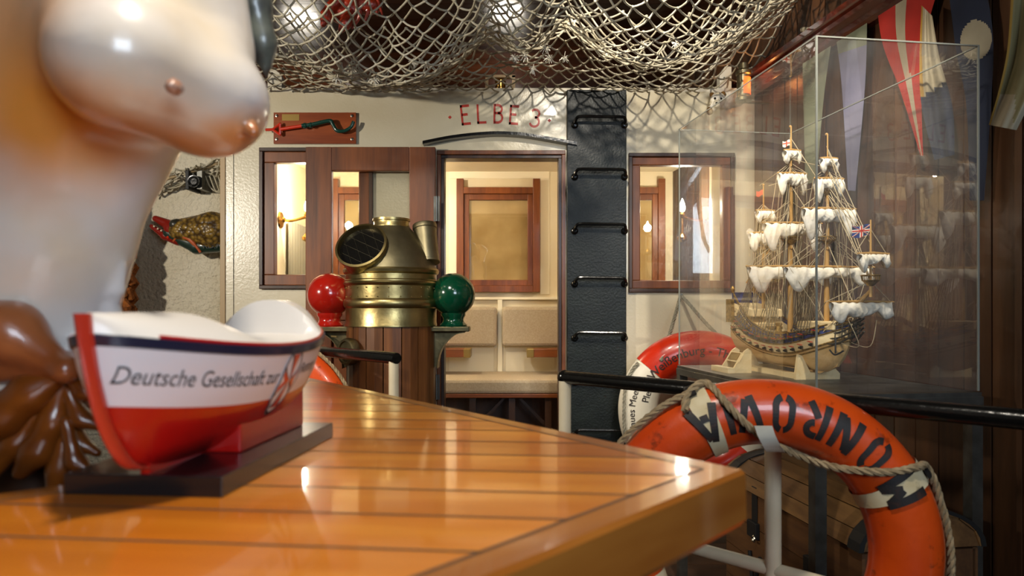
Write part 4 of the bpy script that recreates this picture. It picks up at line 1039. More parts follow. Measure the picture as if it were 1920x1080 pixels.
# ================================================================== DISPLAY CASE
CA = math.atan(TR); eb = Vector((math.sin(CA), -math.cos(CA), 0)); ep = Vector((math.cos(CA), math.sin(CA), 0))   # toward the viewer / to the right
C0 = Vector((.891, 2.0, 0))                              # near left corner of the case
DW, DL = .535, 1.06; Z0, Z1 = .945, 2.0
def DC(a, b, z): q = C0-eb*a+ep*b; return Vector((q.x, q.y, z))   # a: depth away from the viewer, b: to the right
case = thing('display_case', 'tall clear acrylic display case on a steel stand holding the sailing ship model', 'display case', DC(DL/2, DW/2, 0))
cb = lambda m_, a0, a1, b0, b1, z0, z1: m_.box((a0, b0, z0), (a1, b1, z1), lambda p: DC(p.x, p.y, p.z))
th = .005
for nm_, a in (('front_pane', (0, th, 0, DW)), ('rear_pane', (DL-th, DL, 0, DW)), ('left_pane', (th, DL-th, 0, th)), ('right_pane', (th, DL-th, DW-th, DW))):
    c0 = (a[0]+a[1])/2; q0 = (a[2]+a[3])/2
    vs = [DC(c0, a[2], Z0+.004), DC(c0, a[3], Z0+.004), DC(c0, a[3], Z1-th), DC(c0, a[2], Z1-th)] if a[1]-a[0] <= th*1.01 else [DC(a[0], q0, Z0+.004), DC(a[1], q0, Z0+.004), DC(a[1], q0, Z1-th), DC(a[0], q0, Z1-th)]
    build(MB().add(vs, [(0, 1, 2, 3)]), nm_, 'acrylic', case)
build(MB().add([DC(0, 0, Z1-th/2), DC(DL, 0, Z1-th/2), DC(DL, DW, Z1-th/2), DC(0, DW, Z1-th/2)], [(0, 1, 2, 3)]), 'top_pane', 'acrylic', case)
mb = MB()   # polished, slightly milky edges of the sheets
for a0, b0 in ((0, 0), (0, DW-th), (DL-th, 0), (DL-th, DW-th)): cb(mb, a0, a0+th, b0, b0+th, Z0+.004, Z1)
cb(mb, 0, th, th, DW-th, Z1-th*.8, Z1); cb(mb, DL-th, DL, th, DW-th, Z1-th*.8, Z1); cb(mb, th, DL-th, 0, th*.5, Z1-th*.8, Z1); cb(mb, th, DL-th, DW-th, DW, Z1-th*.8, Z1)
build(mb, 'sheet_edges', 'acrylic_edge', case)
mb = MB(); cb(mb, -.004, DL+.004, -.004, DW+.004, Z0-.012, Z0); build(mb, 'floor_plate', 'steel', case)
mb = MB(); e_ = .028
cb(mb, -.008, e_, -.008, DW+.008, Z0-.04, Z0-.012); cb(mb, DL-e_, DL+.008, -.008, DW+.008, Z0-.04, Z0-.012); cb(mb, e_, DL-e_, -.008, e_, Z0-.04, Z0-.012); cb(mb, e_, DL-e_, DW-e_, DW+.008, Z0-.04, Z0-.012)
build(mb, 'frame', 'steel', case, bevel=.002)
for a0 in (-.006, DL-.03):
    for b0 in (-.006, DW-.03): mb = MB(); cb(mb, a0, a0+.036, b0, b0+.036, 0, Z0-.04); build(mb, 'leg', 'steel', case)

# ------------------------------------------------------------------ SHIP MODEL
SO = DC(.60, DW/2, 0)                                     # amidships
def SH(a, b, z): q = SO+eb*a+ep*b; return Vector((q.x, q.y, z))   # a: toward the bow, b: to the right
ship = thing('model_ship', 'detailed wooden three-masted sailing ship model with furled white sails', 'model ship', SO+Vector((0, 0, Z0)))
AS, AB = -.37, .36
def sheer_z(a): t_ = (a-AS)/(AB-AS); return 1.105+.165*max(0, 1-t_/.62)**2+.055*max(0, (t_-.6)/.4)**1.6
def keel_z(a): t_ = (a-AS)/(AB-AS); return .975+.10*max(0, (t_-.80)/.20)**2.2+.03*max(0, 1-t_/.10)**2
def beam(a): t_ = (a-AS)/(AB-AS); return .088*(1-max(0, (t_-.62)/.38)**2.4)**.8*(.74+.26*min(1, t_/.3))
def hw(a, z):
    zk, zs = keel_z(a), 1.085; t_ = (z-zk)/max(.01, zs-zk)
    w_ = beam(a)*(max(0, min(1, t_))**.42)
    return w_ if z < zs else w_*(1-1.1*(z-zs))
def shell(zlo, zhi, side, o=0, nu=60, nv=10, a0=AS, a1=AB):
    def fn(u, v): a = a0+(a1-a0)*u; z = zlo(a)+(zhi(a)-zlo(a))*v; return SH(a, side*(hw(a, z)+o), z)
    return MB().grid(fn, nu, nv)
def both(f):
    m_ = MB()
    for sd in (-1, 1): g = f(sd); m_.add(g.v, g.f)
    return m_
wl = lambda a: min(1.03+.10*((a-.02)/.4)**2, sheer_z(a)-.045)
build(both(lambda sd: shell(keel_z, wl, sd)), 'lower_hull', 'model_hull', ship, smooth=True)
up = lambda a: wl(a)+.034
build(both(lambda sd: shell(wl, up, sd, .001, nv=3)), 'gun_deck_planking', 'model_pale', ship, smooth=True)
build(both(lambda sd: shell(up, sheer_z, sd, .0, nv=6)), 'upper_works', ['model_blue'], ship, smooth=True)
mb = MB()
for sd in (-1, 1):
    for f_, r in ((wl, .0035), (lambda a: wl(a)-.012, .0025), (up, .003), (lambda a: up(a)+.018, .002), (sheer_z, .003), (lambda a: sheer_z(a)-.010, .0015)):
        mb.tube([SH(a, sd*(hw(a, f_(a))+.001), f_(a)) for a in [AS+(AB-AS)*i/40 for i in range(41)]], r, 6)
build(mb, 'wales', 'model_gold', ship, smooth=True)
mb = MB(); mb.grid(lambda u, v: SH(AS+(AB-AS)*u, (v-.5)*2*hw(AS+(AB-AS)*u, 1.10)*.98, min(sheer_z(AS+(AB-AS)*u)-.022, 1.20)), 40, 4); build(mb, 'deck', 'model_pale', ship)
mb = MB().grid(lambda u, v: SH(AS-.012*v, (u-.5)*2*hw(AS, keel_z(AS)+.05+(sheer_z(AS)-keel_z(AS)-.05)*v), keel_z(AS)+.05+(sheer_z(AS)-keel_z(AS)-.05)*v), 8, 8); build(mb, 'transom', 'model_blue', ship)
mb = MB()
for b in (-1, 1):
    for z in (1.13, 1.17, 1.21): mb.box((-.004, -.012, 0), (.004, .012, .022), lambda p: SH(AS-.014+p.x, b*.035+p.y, z+p.z))
    mb.box((0, 0, 0), (.05, .014, .10), lambda p: SH(AS-.01+p.x, b*.068+p.y*b, 1.14+p.z))
    mb.lathe([(.003, 0), (.009, .008), (.009, .02), (.003, .03)], SH(AS-.01, b*.05, 1.268), 8)
build(mb, 'stern_gallery', 'model_gold', ship, smooth=True)
mb = MB().prism([SH(AS, -.004, .98), SH(.20, -.004, .968), SH(.30, -.004, 1.0), SH(AB-.01, -.004, 1.09), SH(AB+.02, -.004, 1.135), SH(AB-.01, -.004, 1.13), SH(.28, -.004, 1.02), SH(.18, -.004, .98), SH(AS, -.004, .99)], ep*.008); build(mb, 'keel', 'model_hull', ship)
mb = MB()   # open beakhead with its curved rails
for sd in (-1, 1):
    for k in range(4): mb.tube(spline([SH(AB-.10+.02*k, sd*(.055-.008*k), 1.085+.016*k), SH(AB-.02, sd*(.032-.004*k), 1.082+.018*k), SH(AB+.07, sd*.006, 1.125+.014*k)], 6), .0032, 6)
    for k in range(6): mb.tube([SH(AB-.08+.025*k, sd*(.048-.008*k), 1.084+.005*k), SH(AB-.08+.025*k, sd*(.040-.007*k), 1.14+.003*k)], .0022, 5)
build(mb, 'beakhead', 'model_dark', ship, smooth=True)
mb = MB().box((0, 0, 0), (.16, .15, .03), lambda p: SH(.17+p.x, (p.y-.075)*(1-.5*p.x/.16), 1.125+p.z)); mb.box((0, 0, 0), (.2, .13, .05), lambda p: SH(AS+.0+p.x, p.y-.065, 1.165+p.z*(1.2-p.x*3))); build(mb, 'castles', 'model_pale', ship, bevel=.004)
# gun ports with lifted red lids and black muzzles
for row, (f_, n_) in enumerate(((lambda a: wl(a)+.004, 12), (lambda a: up(a)+.004, 11))):
    for sd in (-1, 1):
        for k in range(n_):
            a = -.31+.56*k/(n_-1)+row*.02; z = f_(a); b = hw(a, z)
            mb = MB().box((-.008, 0, 0), (.008, .0025, .012), lambda p: SH(a+p.x, sd*(b+.004+p.y), z+p.z)); gp_ = build(mb, 'gun_port', 'model_dark', ship)
            mb = MB().prism([SH(a-.008, sd*(b+.006), z+.014), SH(a+.008, sd*(b+.006), z+.014), SH(a+.008, sd*(b+.018), z+.017), SH(a-.008, sd*(b+.018), z+.017)], (0, 0, .0025)); build(mb, 'lid', 'model_red', gp_)
            mb = MB().cyl(SH(a, sd*b, z+.006), SH(a, sd*(b+.016), z+.006), .0032, 8); build(mb, 'muzzle', 'black_matte', gp_, smooth=True)
# masts: (a, foot, top z, tops at z)
zY = lambda py, a: CZ+(HY-py)*SH(a, 0, 0).y/F
MA, FA, ZA, PA = 0.0, .235, -.205, .47
masts = {'main': (MA, .011, zY(243, MA), (zY(452, MA), zY(346, MA), zY(298, MA))), 'fore': (FA, .010, zY(258, FA), (zY(452, FA), zY(362, FA), zY(314, FA))), 'mizzen': (ZA, .008, zY(352, ZA), (zY(470, ZA), zY(412, ZA)))}
for k_, (a, r, zt, tops) in masts.items():
    segs = [1.05]+list(tops)+[zt]; rr_ = r; mb = MB()
    for i, (p, q) in enumerate(zip(segs, segs[1:])): mb.tube([SH(a+.006*(i % 2), 0, p-(.03 if i else 0)), SH(a+.006*(i % 2), 0, q+.012)], [rr_, rr_*.82], 12); rr_ *= .66
    mb.ball(SH(a, 0, zt+.012), .005, 8); build(mb, 'mast', 'model_mast', ship, smooth=True)
    R_ = .030 if k_ != 'mizzen' else .022
    for i, z in enumerate(tops):
        q_ = R_*(1, .66, .5)[i]; mb = MB().lathe([(q_*.45, -.012), (q_*.85, 0), (q_, .003), (q_*.2, .003)], SH(a, 0, z), 20)
        for j in range(18): mb.tube([SH(a+q_*.95*math.cos(j*PI/9), q_*.95*math.sin(j*PI/9), z), SH(a+q_*1.05*math.cos(j*PI/9), q_*1.05*math.sin(j*PI/9), z+.014)], .0012, 4)
        mb.tube([SH(a+q_*1.05*math.cos(j*PI/9), q_*1.05*math.sin(j*PI/9), z+.014) for j in range(18)], .0018, 5, closed=True)
        build(mb, 'top', 'model_gold', ship)
bs0, bs1 = SH(.26, 0, 1.115), SH(PA, 0, CZ-(540-578)*-1*0+ (HY-545)*SH(PA, 0, 0).y/F)
mb = MB().tube([bs0, bs1], [.009, .006], 12); build(mb, 'bowsprit', 'model_mast', ship, smooth=True)
zt = (zY(527, PA), zY(465, PA), zY(412, PA))
mb = MB().tube([bs1-Vector((0, 0, .02)), SH(PA, 0, zt[2])], [.005, .0025], 8); build(mb, 'mast', 'model_mast', ship, smooth=True)
mb = MB().lathe([(.008, -.016), (.024, 0), (.027, .003), (.004, .003)], SH(PA, 0, zt[0]), 20)
for j in range(18): mb.tube([SH(PA+.025*math.cos(j*PI/9), .025*math.sin(j*PI/9), zt[0]), SH(PA+.028*math.cos(j*PI/9), .028*math.sin(j*PI/9), zt[0]+.018)], .0012, 4)
mb.tube([SH(PA+.028*math.cos(j*PI/9), .028*math.sin(j*PI/9), zt[0]+.018) for j in range(18)], .0022, 5, closed=True); build(mb, 'top', 'model_gold', ship)
# yards with bunched sails
def yard_sail(a, z, half, drop, tail, seed, b0=0):
    mb = MB().tube([SH(a+.014, b0-half, z), SH(a+.014, b0, z+.002), SH(a+.014, b0+half, z)], [.0022, .0042, .0022], 8); build(mb, 'yard', 'model_mast', ship, smooth=True)
    rnd = random.Random(seed); ph = [rnd.uniform(0, 6) for _ in range(4)]; nu = 44
    def fn(u, v):
        x = (u-.5)*2; b = b0+x*half*.93
        sc_ = .72+.28*abs(math.sin(u*PI*1.5+ph[0])); d_ = drop*(sc_+.10*math.sin(u*9+ph[1]))
        e = max(0, abs(x)-.50)/.50; d_ += tail*math.sin(min(1, e)*PI)**1.3*(1 if x < 0 else .75+.3*math.sin(ph[2]))*(.8 if e > 0 else 0)
        ang_ = v*2*PI; thick = (.014+.004*math.sin(u*13+ph[3]))*(1-.5*abs(x)**3)+.002
        fold = 1+.22*math.sin(u*60+5*math.sin(ang_+ph[0]))+.15*math.sin(ang_*3+u*30)
        return SH(a+.016+thick*fold*math.sin(ang_), b+.005*math.sin(ang_*2+u*9), z-.003-d_/2+(d_/2)*math.cos(ang_)*(1+.08*math.sin(u*40)))
    mb = MB().grid(fn, nu, 14); build(mb, 'sail', 'sail', ship, smooth=True, ang=180)
yard_sail(MA, zY(500, MA), .19, .045, .075, 1); yard_sail(MA, zY(419, MA), .125, .055, .085, 2); yard_sail(MA, zY(326, MA), .062, .045, .06, 3); yard_sail(MA, zY(283, MA), .036, .034, .02, 4)
yard_sail(FA, zY(501, FA), .175, .045, .06, 5); yard_sail(FA, zY(392, FA), .105, .05, .085, 6); yard_sail(FA, zY(336, FA), .058, .04, .06, 7); yard_sail(FA, zY(298, FA), .034, .028, .03, 8)
yard_sail(ZA, zY(437, ZA), .075, .05, .06, 9); yard_sail(ZA, zY(395, ZA), .042, .036, .03, 10)
yard_sail(PA-.06, zY(566, PA-.06), .115, .045, .05, 11); yard_sail(PA, zY(476, PA), .055, .03, .05, 12)
# mizzen lateen yard
mb = MB().tube([SH(ZA-.11, -.02, 1.31), SH(ZA+.10, .0, 1.47)], .003, 6); build(mb, 'yard', 'model_mast', ship, smooth=True)
# shrouds with ratlines
def shroud(a, side, z0, z1, spread, b0, b1, n=7, m=14):
    mb = MB(); lines = []
    for i in range(n):
        p = SH(a-spread+2*spread*i/(n-1)-.03, side*b0, z0); q = SH(a+(i/(n-1)-.5)*.012, side*b1, z1); lines.append((p, q)); mb.tube([p, q], .0015, 4)
    for j in range(1, m):
        t_ = j/m; mb.tube([p.lerp(q, t_) for p, q in lines], .0009, 3)
    for i in range(n): mb.ball(lines[i][0]+Vector((0, 0, .008)), .0035, 6)
    build(mb, 'shrouds', 'rig_dark', ship)
for a, tp, sp_ in ((MA, masts['main'][3], .07), (FA, masts['fore'][3], .055), (ZA, masts['mizzen'][3], .05)):
    for sd in (-1, 1):
        shroud(a, sd, up(a)+.02, tp[0], sp_, hw(a, up(a))+.014, .022)
        shroud(a, sd, tp[0]+.01, tp[1], .024, .03, .012, 5, 10)
        if len(tp) > 2: shroud(a, sd, tp[1]+.008, tp[2], .014, .018, .006, 4, 6)
mb = MB()
for sd in (-1, 1):
    for a, l in ((MA, .16), (FA, .13), (ZA, .11)): mb.box((-l/2, 0, 0), (l/2, .014, .004), lambda p: SH(a-.03+p.x, sd*(hw(a, up(a))+p.y), up(a)+.018+p.z))
build(mb, 'channels', 'model_dark', ship)
# stays, braces and lifts
mb = MB(); ln_ = lambda p, q, r=.0013: mb.tube([p, q], r, 4)
for (f_, z0_), (t_, z1_) in (((MA, masts['main'][3][0]), (FA, 1.14)), ((MA, masts['main'][3][1]), (FA, masts['fore'][3][0])), ((MA, masts['main'][2]-.03), (FA, masts['fore'][3][1])), ((MA, masts['main'][3][2]), (FA, masts['fore'][3][2])),
                            ((FA, masts['fore'][3][0]), (.40, 1.19)), ((ZA, masts['mizzen'][3][0]), (MA, 1.17)), ((ZA, masts['mizzen'][3][1]), (MA, masts['main'][3][0]))): ln_(SH(f_, 0, z0_), SH(t_, 0, z1_))
for z_ in (masts['fore'][3][1], masts['fore'][3][1]+.03, masts['fore'][3][2], masts['fore'][2]-.03):
    ln_(SH(FA, 0, z_), SH(PA-.005, 0, zt[1]+.02)); ln_(SH(FA, 0, z_), SH(PA+.0, .004, zt[0]-.01))
for a, tp, yds in ((MA, masts['main'][3], ((500, .19), (419, .125), (326, .062))), (FA, masts['fore'][3], ((501, .175), (392, .105), (336, .058)))):
    for i, (py, hf) in enumerate(yds):
        for sd in (-1, 1):
            z_ = zY(py, a); ln_(SH(a+.014, sd*hf, z_), SH(a, 0, min(z_+hf*.7, tp[min(i+1, 2)]))); ln_(SH(a+.014, sd*hf, z_), SH(a-.20, sd*.02, z_-.05+.02*i)); ln_(SH(a+.014, sd*hf*.98, z_), SH(a-.12, sd*.08, 1.16))
for sd in (-1, 1):
    ln_(SH(PA-.06, sd*.115, zY(566, PA-.06)), SH(PA, 0, zt[0])); ln_(SH(PA-.06, sd*.115, zY(566, PA-.06)), SH(.25, sd*.06, 1.16)); ln_(SH(PA, sd*.055, zY(476, PA)), SH(PA, 0, zt[2]-.03))
    for k in range(3): ln_(SH(PA-.03*k, 0, bs1.z-.01*k), SH(.30, sd*(.03+.012*k), 1.12))
    mb.tube(spline([SH(PA-.04, sd*.05, zY(600, PA)), SH(PA-.03, sd*.02, zY(650, PA)), SH(AB-.02, sd*.02, 1.085)], 6), .0011, 4)
rr2 = random.Random(11)
for a, yds in ((MA, ((500, .19), (419, .125), (326, .062))), (FA, ((501, .175), (392, .105), (336, .058))), (ZA, ((437, .075), (395, .042)))):
    for py, hf in yds:      # buntlines, clewlines and sheets
        for k in range(7):
            b_ = hf*rr2.uniform(-.95, .95); z_ = zY(py, a)
            ln_(SH(a+.02, b_, z_), SH(a+rr2.uniform(-.06, .06), math.copysign(rr2.uniform(.03, .085), b_), 1.14+rr2.uniform(-.01, .03)), .0009)
            ln_(SH(a+.02, b_, z_), SH(a, b_*.1, z_+hf*rr2.uniform(.3, .7)), .0009)
build(mb, 'rigging', 'rig', ship)
mb = MB()    # carved gilding along the upper works, deck gratings and capstan
for sd in (-1, 1):
    for k in range(30):
        a = AS+.02+(AB-AS-.06)*k/29; z = up(a)+.008+(sheer_z(a)-up(a)-.012)*.45
        mb.ball(SH(a, sd*(hw(a, z)+.001), z), .0052, 6, (1, 1, 1.3))
        if k % 2: mb.box((-.004, 0, -.006), (.004, .003, .006), lambda p: SH(a+p.x, sd*(hw(a, z)+p.y), z+.016+p.z))
for a in (-.12, -.05, .07, .13): mb.box((-.02, -.025, 0), (.02, .025, .012), lambda p: SH(a+p.x, p.y, sheer_z(a)-.022+p.z))
mb.lathe([(.012, 0), (.009, .02), (.016, .03), (.010, .036)], SH(-.085, 0, sheer_z(-.085)-.02), 12)
build(mb, 'gilding', 'model_gold', ship, smooth=True)
mb = MB().tube([SH(AB-.02, -.035, 1.10), SH(AB-.005, -.045, 1.05)], .003, 6); mb.tube(spline([SH(AB-.03, -.05, 1.06), SH(AB-.005, -.047, 1.045), SH(AB+.03, -.04, 1.06)], 5), .0028, 6); build(mb, 'anchor', 'black_matte', ship, smooth=True)
# small flags
def mflag(a, z, ln__, ht, kind, par=ship):
    mb = MB().tube([SH(a, 0, z-.03), SH(a, 0, z+ht+.008)], .0018, 6); st = build(mb, 'flag_staff', 'model_mast', ship)
    f_ = lambda u, v: SH(a-.25*ln__*u, -ln__*u, z+ht*v-.006*u+.003*math.sin(u*7))
    if kind == 'jack':
        mb = MB().grid(f_, 8, 4); build(mb, 'flag', 'model_blue', st)
        mb = MB()
        for mat_ in (0, 1):
            w_ = (.13, .06)[mat_]; mb.cur = mat_; e = .0006*(1+mat_)
            for sg in (-1, 1):
                for (p, q, ww) in (((0, .5), (1, .5), w_), ((.5, 0), (.5, 1), w_*.7), ((0, 0), (1, 1), w_*.5), ((0, 1), (1, 0), w_*.5)):
                    t0 = Vector((q[0]-p[0], q[1]-p[1])); nn = Vector((-t0.y, t0.x)).normalized()*ww
                    cs = [Vector(p)+nn, Vector(q)+nn, Vector(q)-nn, Vector(p)-nn]
                    mb.add([f_(min(1, max(0, c.x)), min(1, max(0, c.y)))+eb*e*sg for c in cs], [(0, 1, 2, 3)])
        build(mb, 'flag_crosses', ['sail', 'model_red'], st)
    else:
        mb = MB().grid(f_, 6, 4); build(mb, 'flag', 'sail' if kind == 'white' else 'model_red', st)
        if kind == 'white':
            mb = MB()
            for sg in (-1, 1):
                mb.add([f_(u, v)+eb*.0006*sg for u, v in ((0, .4), (1, .4), (1, .6), (0, .6))], [(0, 1, 2, 3)]); mb.add([f_(u, v)+eb*.0006*sg for u, v in ((.42, 0), (.58, 0), (.58, 1), (.42, 1))], [(0, 1, 2, 3)])
            build(mb, 'flag_crosses', 'model_red', st)
mflag(MA, zY(273, MA), .028, .022, 'white'); mflag(PA, zY(442, PA), .055, .036, 'jack'); mflag(ZA, zY(366, ZA), .028, .022, 'red')
# pale wooden cradle with its name plate
for a in (-.20, .17):
    mb = MB().prism([SH(a, -.085, Z0), SH(a, .085, Z0), SH(a, .085, Z0+.02), SH(a, .06, Z0+.045), SH(a, .03, Z0+.025), SH(a, -.03, Z0+.025), SH(a, -.06, Z0+.085), SH(a, -.075, Z0+.09), SH(a, -.085, Z0+.02)], eb*.014); build(mb, 'cradle', 'model_pale', ship)
mb = MB().box((-.20, -.013, 0), (.18, .013, .02), lambda p: SH(p.x, -.06+p.y, Z0+p.z)); build(mb, 'cradle_rail', 'model_pale', ship)
pl = thing('name_stand', 'small pale wooden stand with a name plate beside the ship model hull', 'plate stand', SH(-.14, -.15, Z0))
for a in (-.185, -.085): mb = MB().prism([SH(a, -.20, Z0+.0), SH(a, -.12, Z0), SH(a, -.12, Z0+.085), SH(a, -.135, Z0+.095), SH(a, -.15, Z0+.085), SH(a, -.19, Z0+.025)], eb*.010); build(mb, 'side', 'model_pale', pl)
mb = MB().prism([SH(-.19, -.175, Z0+.043), SH(-.19, -.152, Z0+.080), SH(-.19, -.148, Z0+.078), SH(-.19, -.171, Z0+.041)], eb*.118); build(mb, 'plate_board', 'model_pale', pl)
mb = MB().prism([SH(-.17, -.1745, Z0+.050), SH(-.17, -.157, Z0+.077), SH(-.17, -.156, Z0+.076), SH(-.17, -.173, Z0+.049)], eb*.075); build(mb, 'name_plate', 'plate_brass', pl)
mb = MB().box((-.215, -.225, 0), (-.06, -.195, .022), lambda p: SH(p.x, p.y, Z0+p.z)); build(mb, 'foot', 'model_pale', pl, bevel=.002)
# ================================================================== FISHING NET
def interp(pts, x): return float(np.interp(x, [p[0] for p in pts], [p[1] for p in pts]))
def smooth_interp(pts, x):
    return sum(interp(pts, x+d_)*w_ for d_, w_ in ((-14, .2), (-7, .2), (0, .2), (7, .2), (14, .2)))
HEM = [(440, 70), (470, 85), (520, 105), (580, 132), (650, 150), (720, 160), (780, 152), (840, 120), (885, 84), (915, 66), (945, 86), (985, 100), (1020, 84), (1050, 56), (1068, 44), (1090, 62), (1130, 96), (1180, 117), (1240, 126), (1300, 110), (1360, 80), (1420, 36), (1470, 2), (1560, -45)]
HEM2 = [(440, 110), (520, 135), (600, 156), (700, 166), (760, 165), (840, 150), (940, 128), (1020, 124), (1090, 132), (1140, 148), (1200, 161), (1260, 166), (1310, 152), (1350, 122), (1400, 80), (1480, 20), (1560, -30)]
LOW = [(440, 168), (1330, 172), (1380, 152), (1420, 122), (1460, 84), (1500, 48), (1540, 12), (1600, -40)]
# three overlapping falls of the same net; each row is (kind, depth): -1 top, 0 hem, 1 second hem, 2 lower edge
FALL_A = [(-1+(1-(1-i/19)**1.75), 2.30+.70*(i/19)**.8) for i in range(20)]
FALL_B = [(k_, y_) for k_, y_ in ((-.10, 3.03), (.0, 3.06), (.18, 3.10), (.36, 3.15), (.55, 3.20), (.74, 3.25), (.9, 3.29), (1.0, 3.33), (1.22, 3.42), (1.48, 3.52), (1.74, 3.62), (2.0, 3.70))]
FALL_C = [(-.34+.07*i, 3.05+.012*i) for i in range(7)]
GATH = [(907, 120, .42), (1066, 110, .38), (640, 150, .12), (1420, 150, .2)]
rn = random.Random(3)
def net_point(px, kind, Yd, jx=0, jy=0):
    top = -150; hem = smooth_interp(HEM, px); h2 = smooth_interp(HEM2, px); lw = interp(LOW, px)
    if kind < 0: py = top+(hem-top)*(1+kind)
    elif kind < 1: py = hem+(h2-hem)*kind
    else: py = h2+(lw-h2)*(kind-1)
    wgt = math.exp(-((kind+.35)/.45)**2) if kind < 0 else max(0, .55-kind*.5)
    x = px
    for g_, r_, a_ in GATH: x += a_*(g_-px)*math.exp(-((px-g_)/r_)**2)*wgt
    yd = Yd+.05*math.sin(px*.021+kind*3)+.03*math.sin(px*.047)
    yd -= .10*math.exp(-((px-907)/60)**2)*wgt+.10*math.exp(-((px-1066)/60)**2)*wgt
    return P(x+jx, py+jy, yd)
PX0, PX1 = 440, 1575
falls = []
for rows, NC, ph_ in ((FALL_A, 36, 0), (FALL_B, 36, 9), (FALL_C, 30, 17)):
    nodes = []
    for j, (kd, Yd) in enumerate(rows):
        cols = [PX0+ph_+(PX1-PX0)*(i+.5*(j % 2))/NC for i in range(NC+1-(j % 2))]
        amp = 2.6 if kd < -.1 else 2.0
        nodes.append([net_point(px+rn.gauss(0, 2), kd, Yd+rn.gauss(0, .012), rn.gauss(0, amp), rn.gauss(0, amp)) for px in cols])
    falls.append(nodes)
net = thing('fishing_net', 'knotted beige fishing net draped under the ceiling in front of the deckhouse top', 'net', P(1000, 60, 3.0))
mb = MB()
def cord(a, b, r=.0044):
    L_ = (b-a).length; sag = min(.012, L_*.07)
    j1 = Vector((rn.gauss(0, .1), rn.gauss(0, .1), rn.gauss(0, .1)))*L_*.22
    mb.tube([a, a.lerp(b, .33)+j1*.5+Vector((0, 0, -sag*.8)), a.lerp(b, .67)+j1*.4+Vector((0, 0, -sag*.8)), b], r, 5, cap=False)
for nodes in falls:
    for j in range(len(nodes)-1):
        A, Bn = nodes[j], nodes[j+1]
        for i, p in enumerate(A):
            for k in ((i-1, i) if j % 2 == 0 else (i, i+1)):
                if 0 <= k < len(Bn): cord(p, Bn[k])
build(mb, 'mesh_cords', 'net_cord', net, smooth=True, ang=180)
mb = MB()
for row in [r_ for f_ in falls for r_ in f_]:
    for p in row: mb.ball(p, .0078, 6, (1.15, 1, .9))
build(mb, 'knots', 'net_cord', net, smooth=True, ang=180)
tufts = [(632, 148), (702, 150), (775, 115), (800, 122), (912, 60), (965, 108), (985, 105), (1022, 90), (1030, 108), (1058, 110), (1075, 40), (1206, 82), (1268, 82), (1340, 70), (1412, 35), (660, 130), (590, 125), (1000, 130), (1140, 98)]
for px, py in tufts:
    mb = MB(); c = P(px, py, 2.97)
    for k in range(26):
        d_ = Vector((rn.gauss(0, 1), rn.gauss(0, 1), rn.gauss(0, .8)-.4)).normalized()*rn.uniform(.012, .03)
        mb.tube([c, c+d_*.6+Vector((0, 0, .003)), c+d_], .0016, 3, cap=False)
    build(mb, 'frayed_end', 'net_tuft', net)
# second net: the corner of it hanging over the plaster wall
net2 = thing('fishing_net', 'small bunched net end hanging on the plaster wall above the carved fish', 'net', P(360, 320, 4.0))
mb = MB(); g_ = []
for j in range(9):
    g_.append([P(285+16*i+8*(j % 2)+rn.gauss(0, 3), 350-(i+.5*(j % 2))*4.6+(j-4)*4.4+rn.gauss(0, 3), 4.0+.02*j+rn.gauss(0, .01)) for i in range(10)])
for j in range(8):
    for i in range(10):
        for k in ((i-1, i) if j % 2 == 0 else (i, i+1)):
            if 0 <= k < 10: cord(g_[j][i], g_[j+1][k], .0055)
for k in range(4): mb.tube(spline([P(385+8*k, 330, 4.1), P(395+9*k, 352+5*k, 4.12), P(412, 360-6*k, 4.12), P(420, 335, 4.12)], 5), .0045, 5)
mb.tube(spline([P(292, 338, 4.1), P(310, 352, 4.13), P(335, 350, 4.13), P(350, 338, 4.12)], 5), .0045, 5)
build(mb, 'mesh_cords', 'net_cord', net2, smooth=True, ang=180)
mb = MB(); mb.tube([P(280, 345, 4.05), P(430, 300, 4.05)], .011, 6); build(mb, 'head_rope', 'rope_tan', net2)

# ================================================================== RED CRAB LYING IN THE NET
YL = 2.82
cr = thing('crab', 'orange-red dried crab lying in the net at the top of the picture', 'crab', P(660, 30, YL))
kL = YL/F
bodyf = s_union([s_ball(P(668, -8, YL), 42*kL, (1, .75, .62)), s_ball(P(690, 12, YL-.01), 22*kL, (1.2, .8, .7)), s_ball(P(645, 25, YL), 26*kL, (1.1, .7, .8))], .012)
lo_, hi_ = P(610, 70, YL), P(730, -50, YL)
build(surface_nets(bodyf, [lo_.x, YL-.11, lo_.z], [hi_.x, YL+.11, hi_.z], .0055), 'shell', 'lobster', cr, smooth=True, ang=180)
for pts, rs in (([(640, 0), (622, 12), (612, 30), (606, 46)], (9, 10, 12, 5)), ([(655, 28), (648, 44), (640, 56)], (9, 12, 6))):
    cf = s_union([s_cap(P(*a, YL-.03), P(*b, YL-.04), r0*kL, r1*kL) for a, b, r0, r1 in zip(pts, pts[1:], rs, rs[1:])]+[s_cap(P(pts[-2][0]+7, pts[-2][1], YL-.04), P(pts[-1][0]+12, pts[-1][1]-3, YL-.05), 5*kL, 2.5*kL)], .006)
    xs = [p[0] for p in pts]; ys = [p[1] for p in pts]; lo_, hi_ = P(min(xs)-16, max(ys)+14, YL), P(max(xs)+24, min(ys)-16, YL)
    build(surface_nets(cf, [lo_.x, YL-.10, lo_.z], [hi_.x, YL+.03, hi_.z], .0045), 'claw', 'lobster', cr, smooth=True, ang=180)
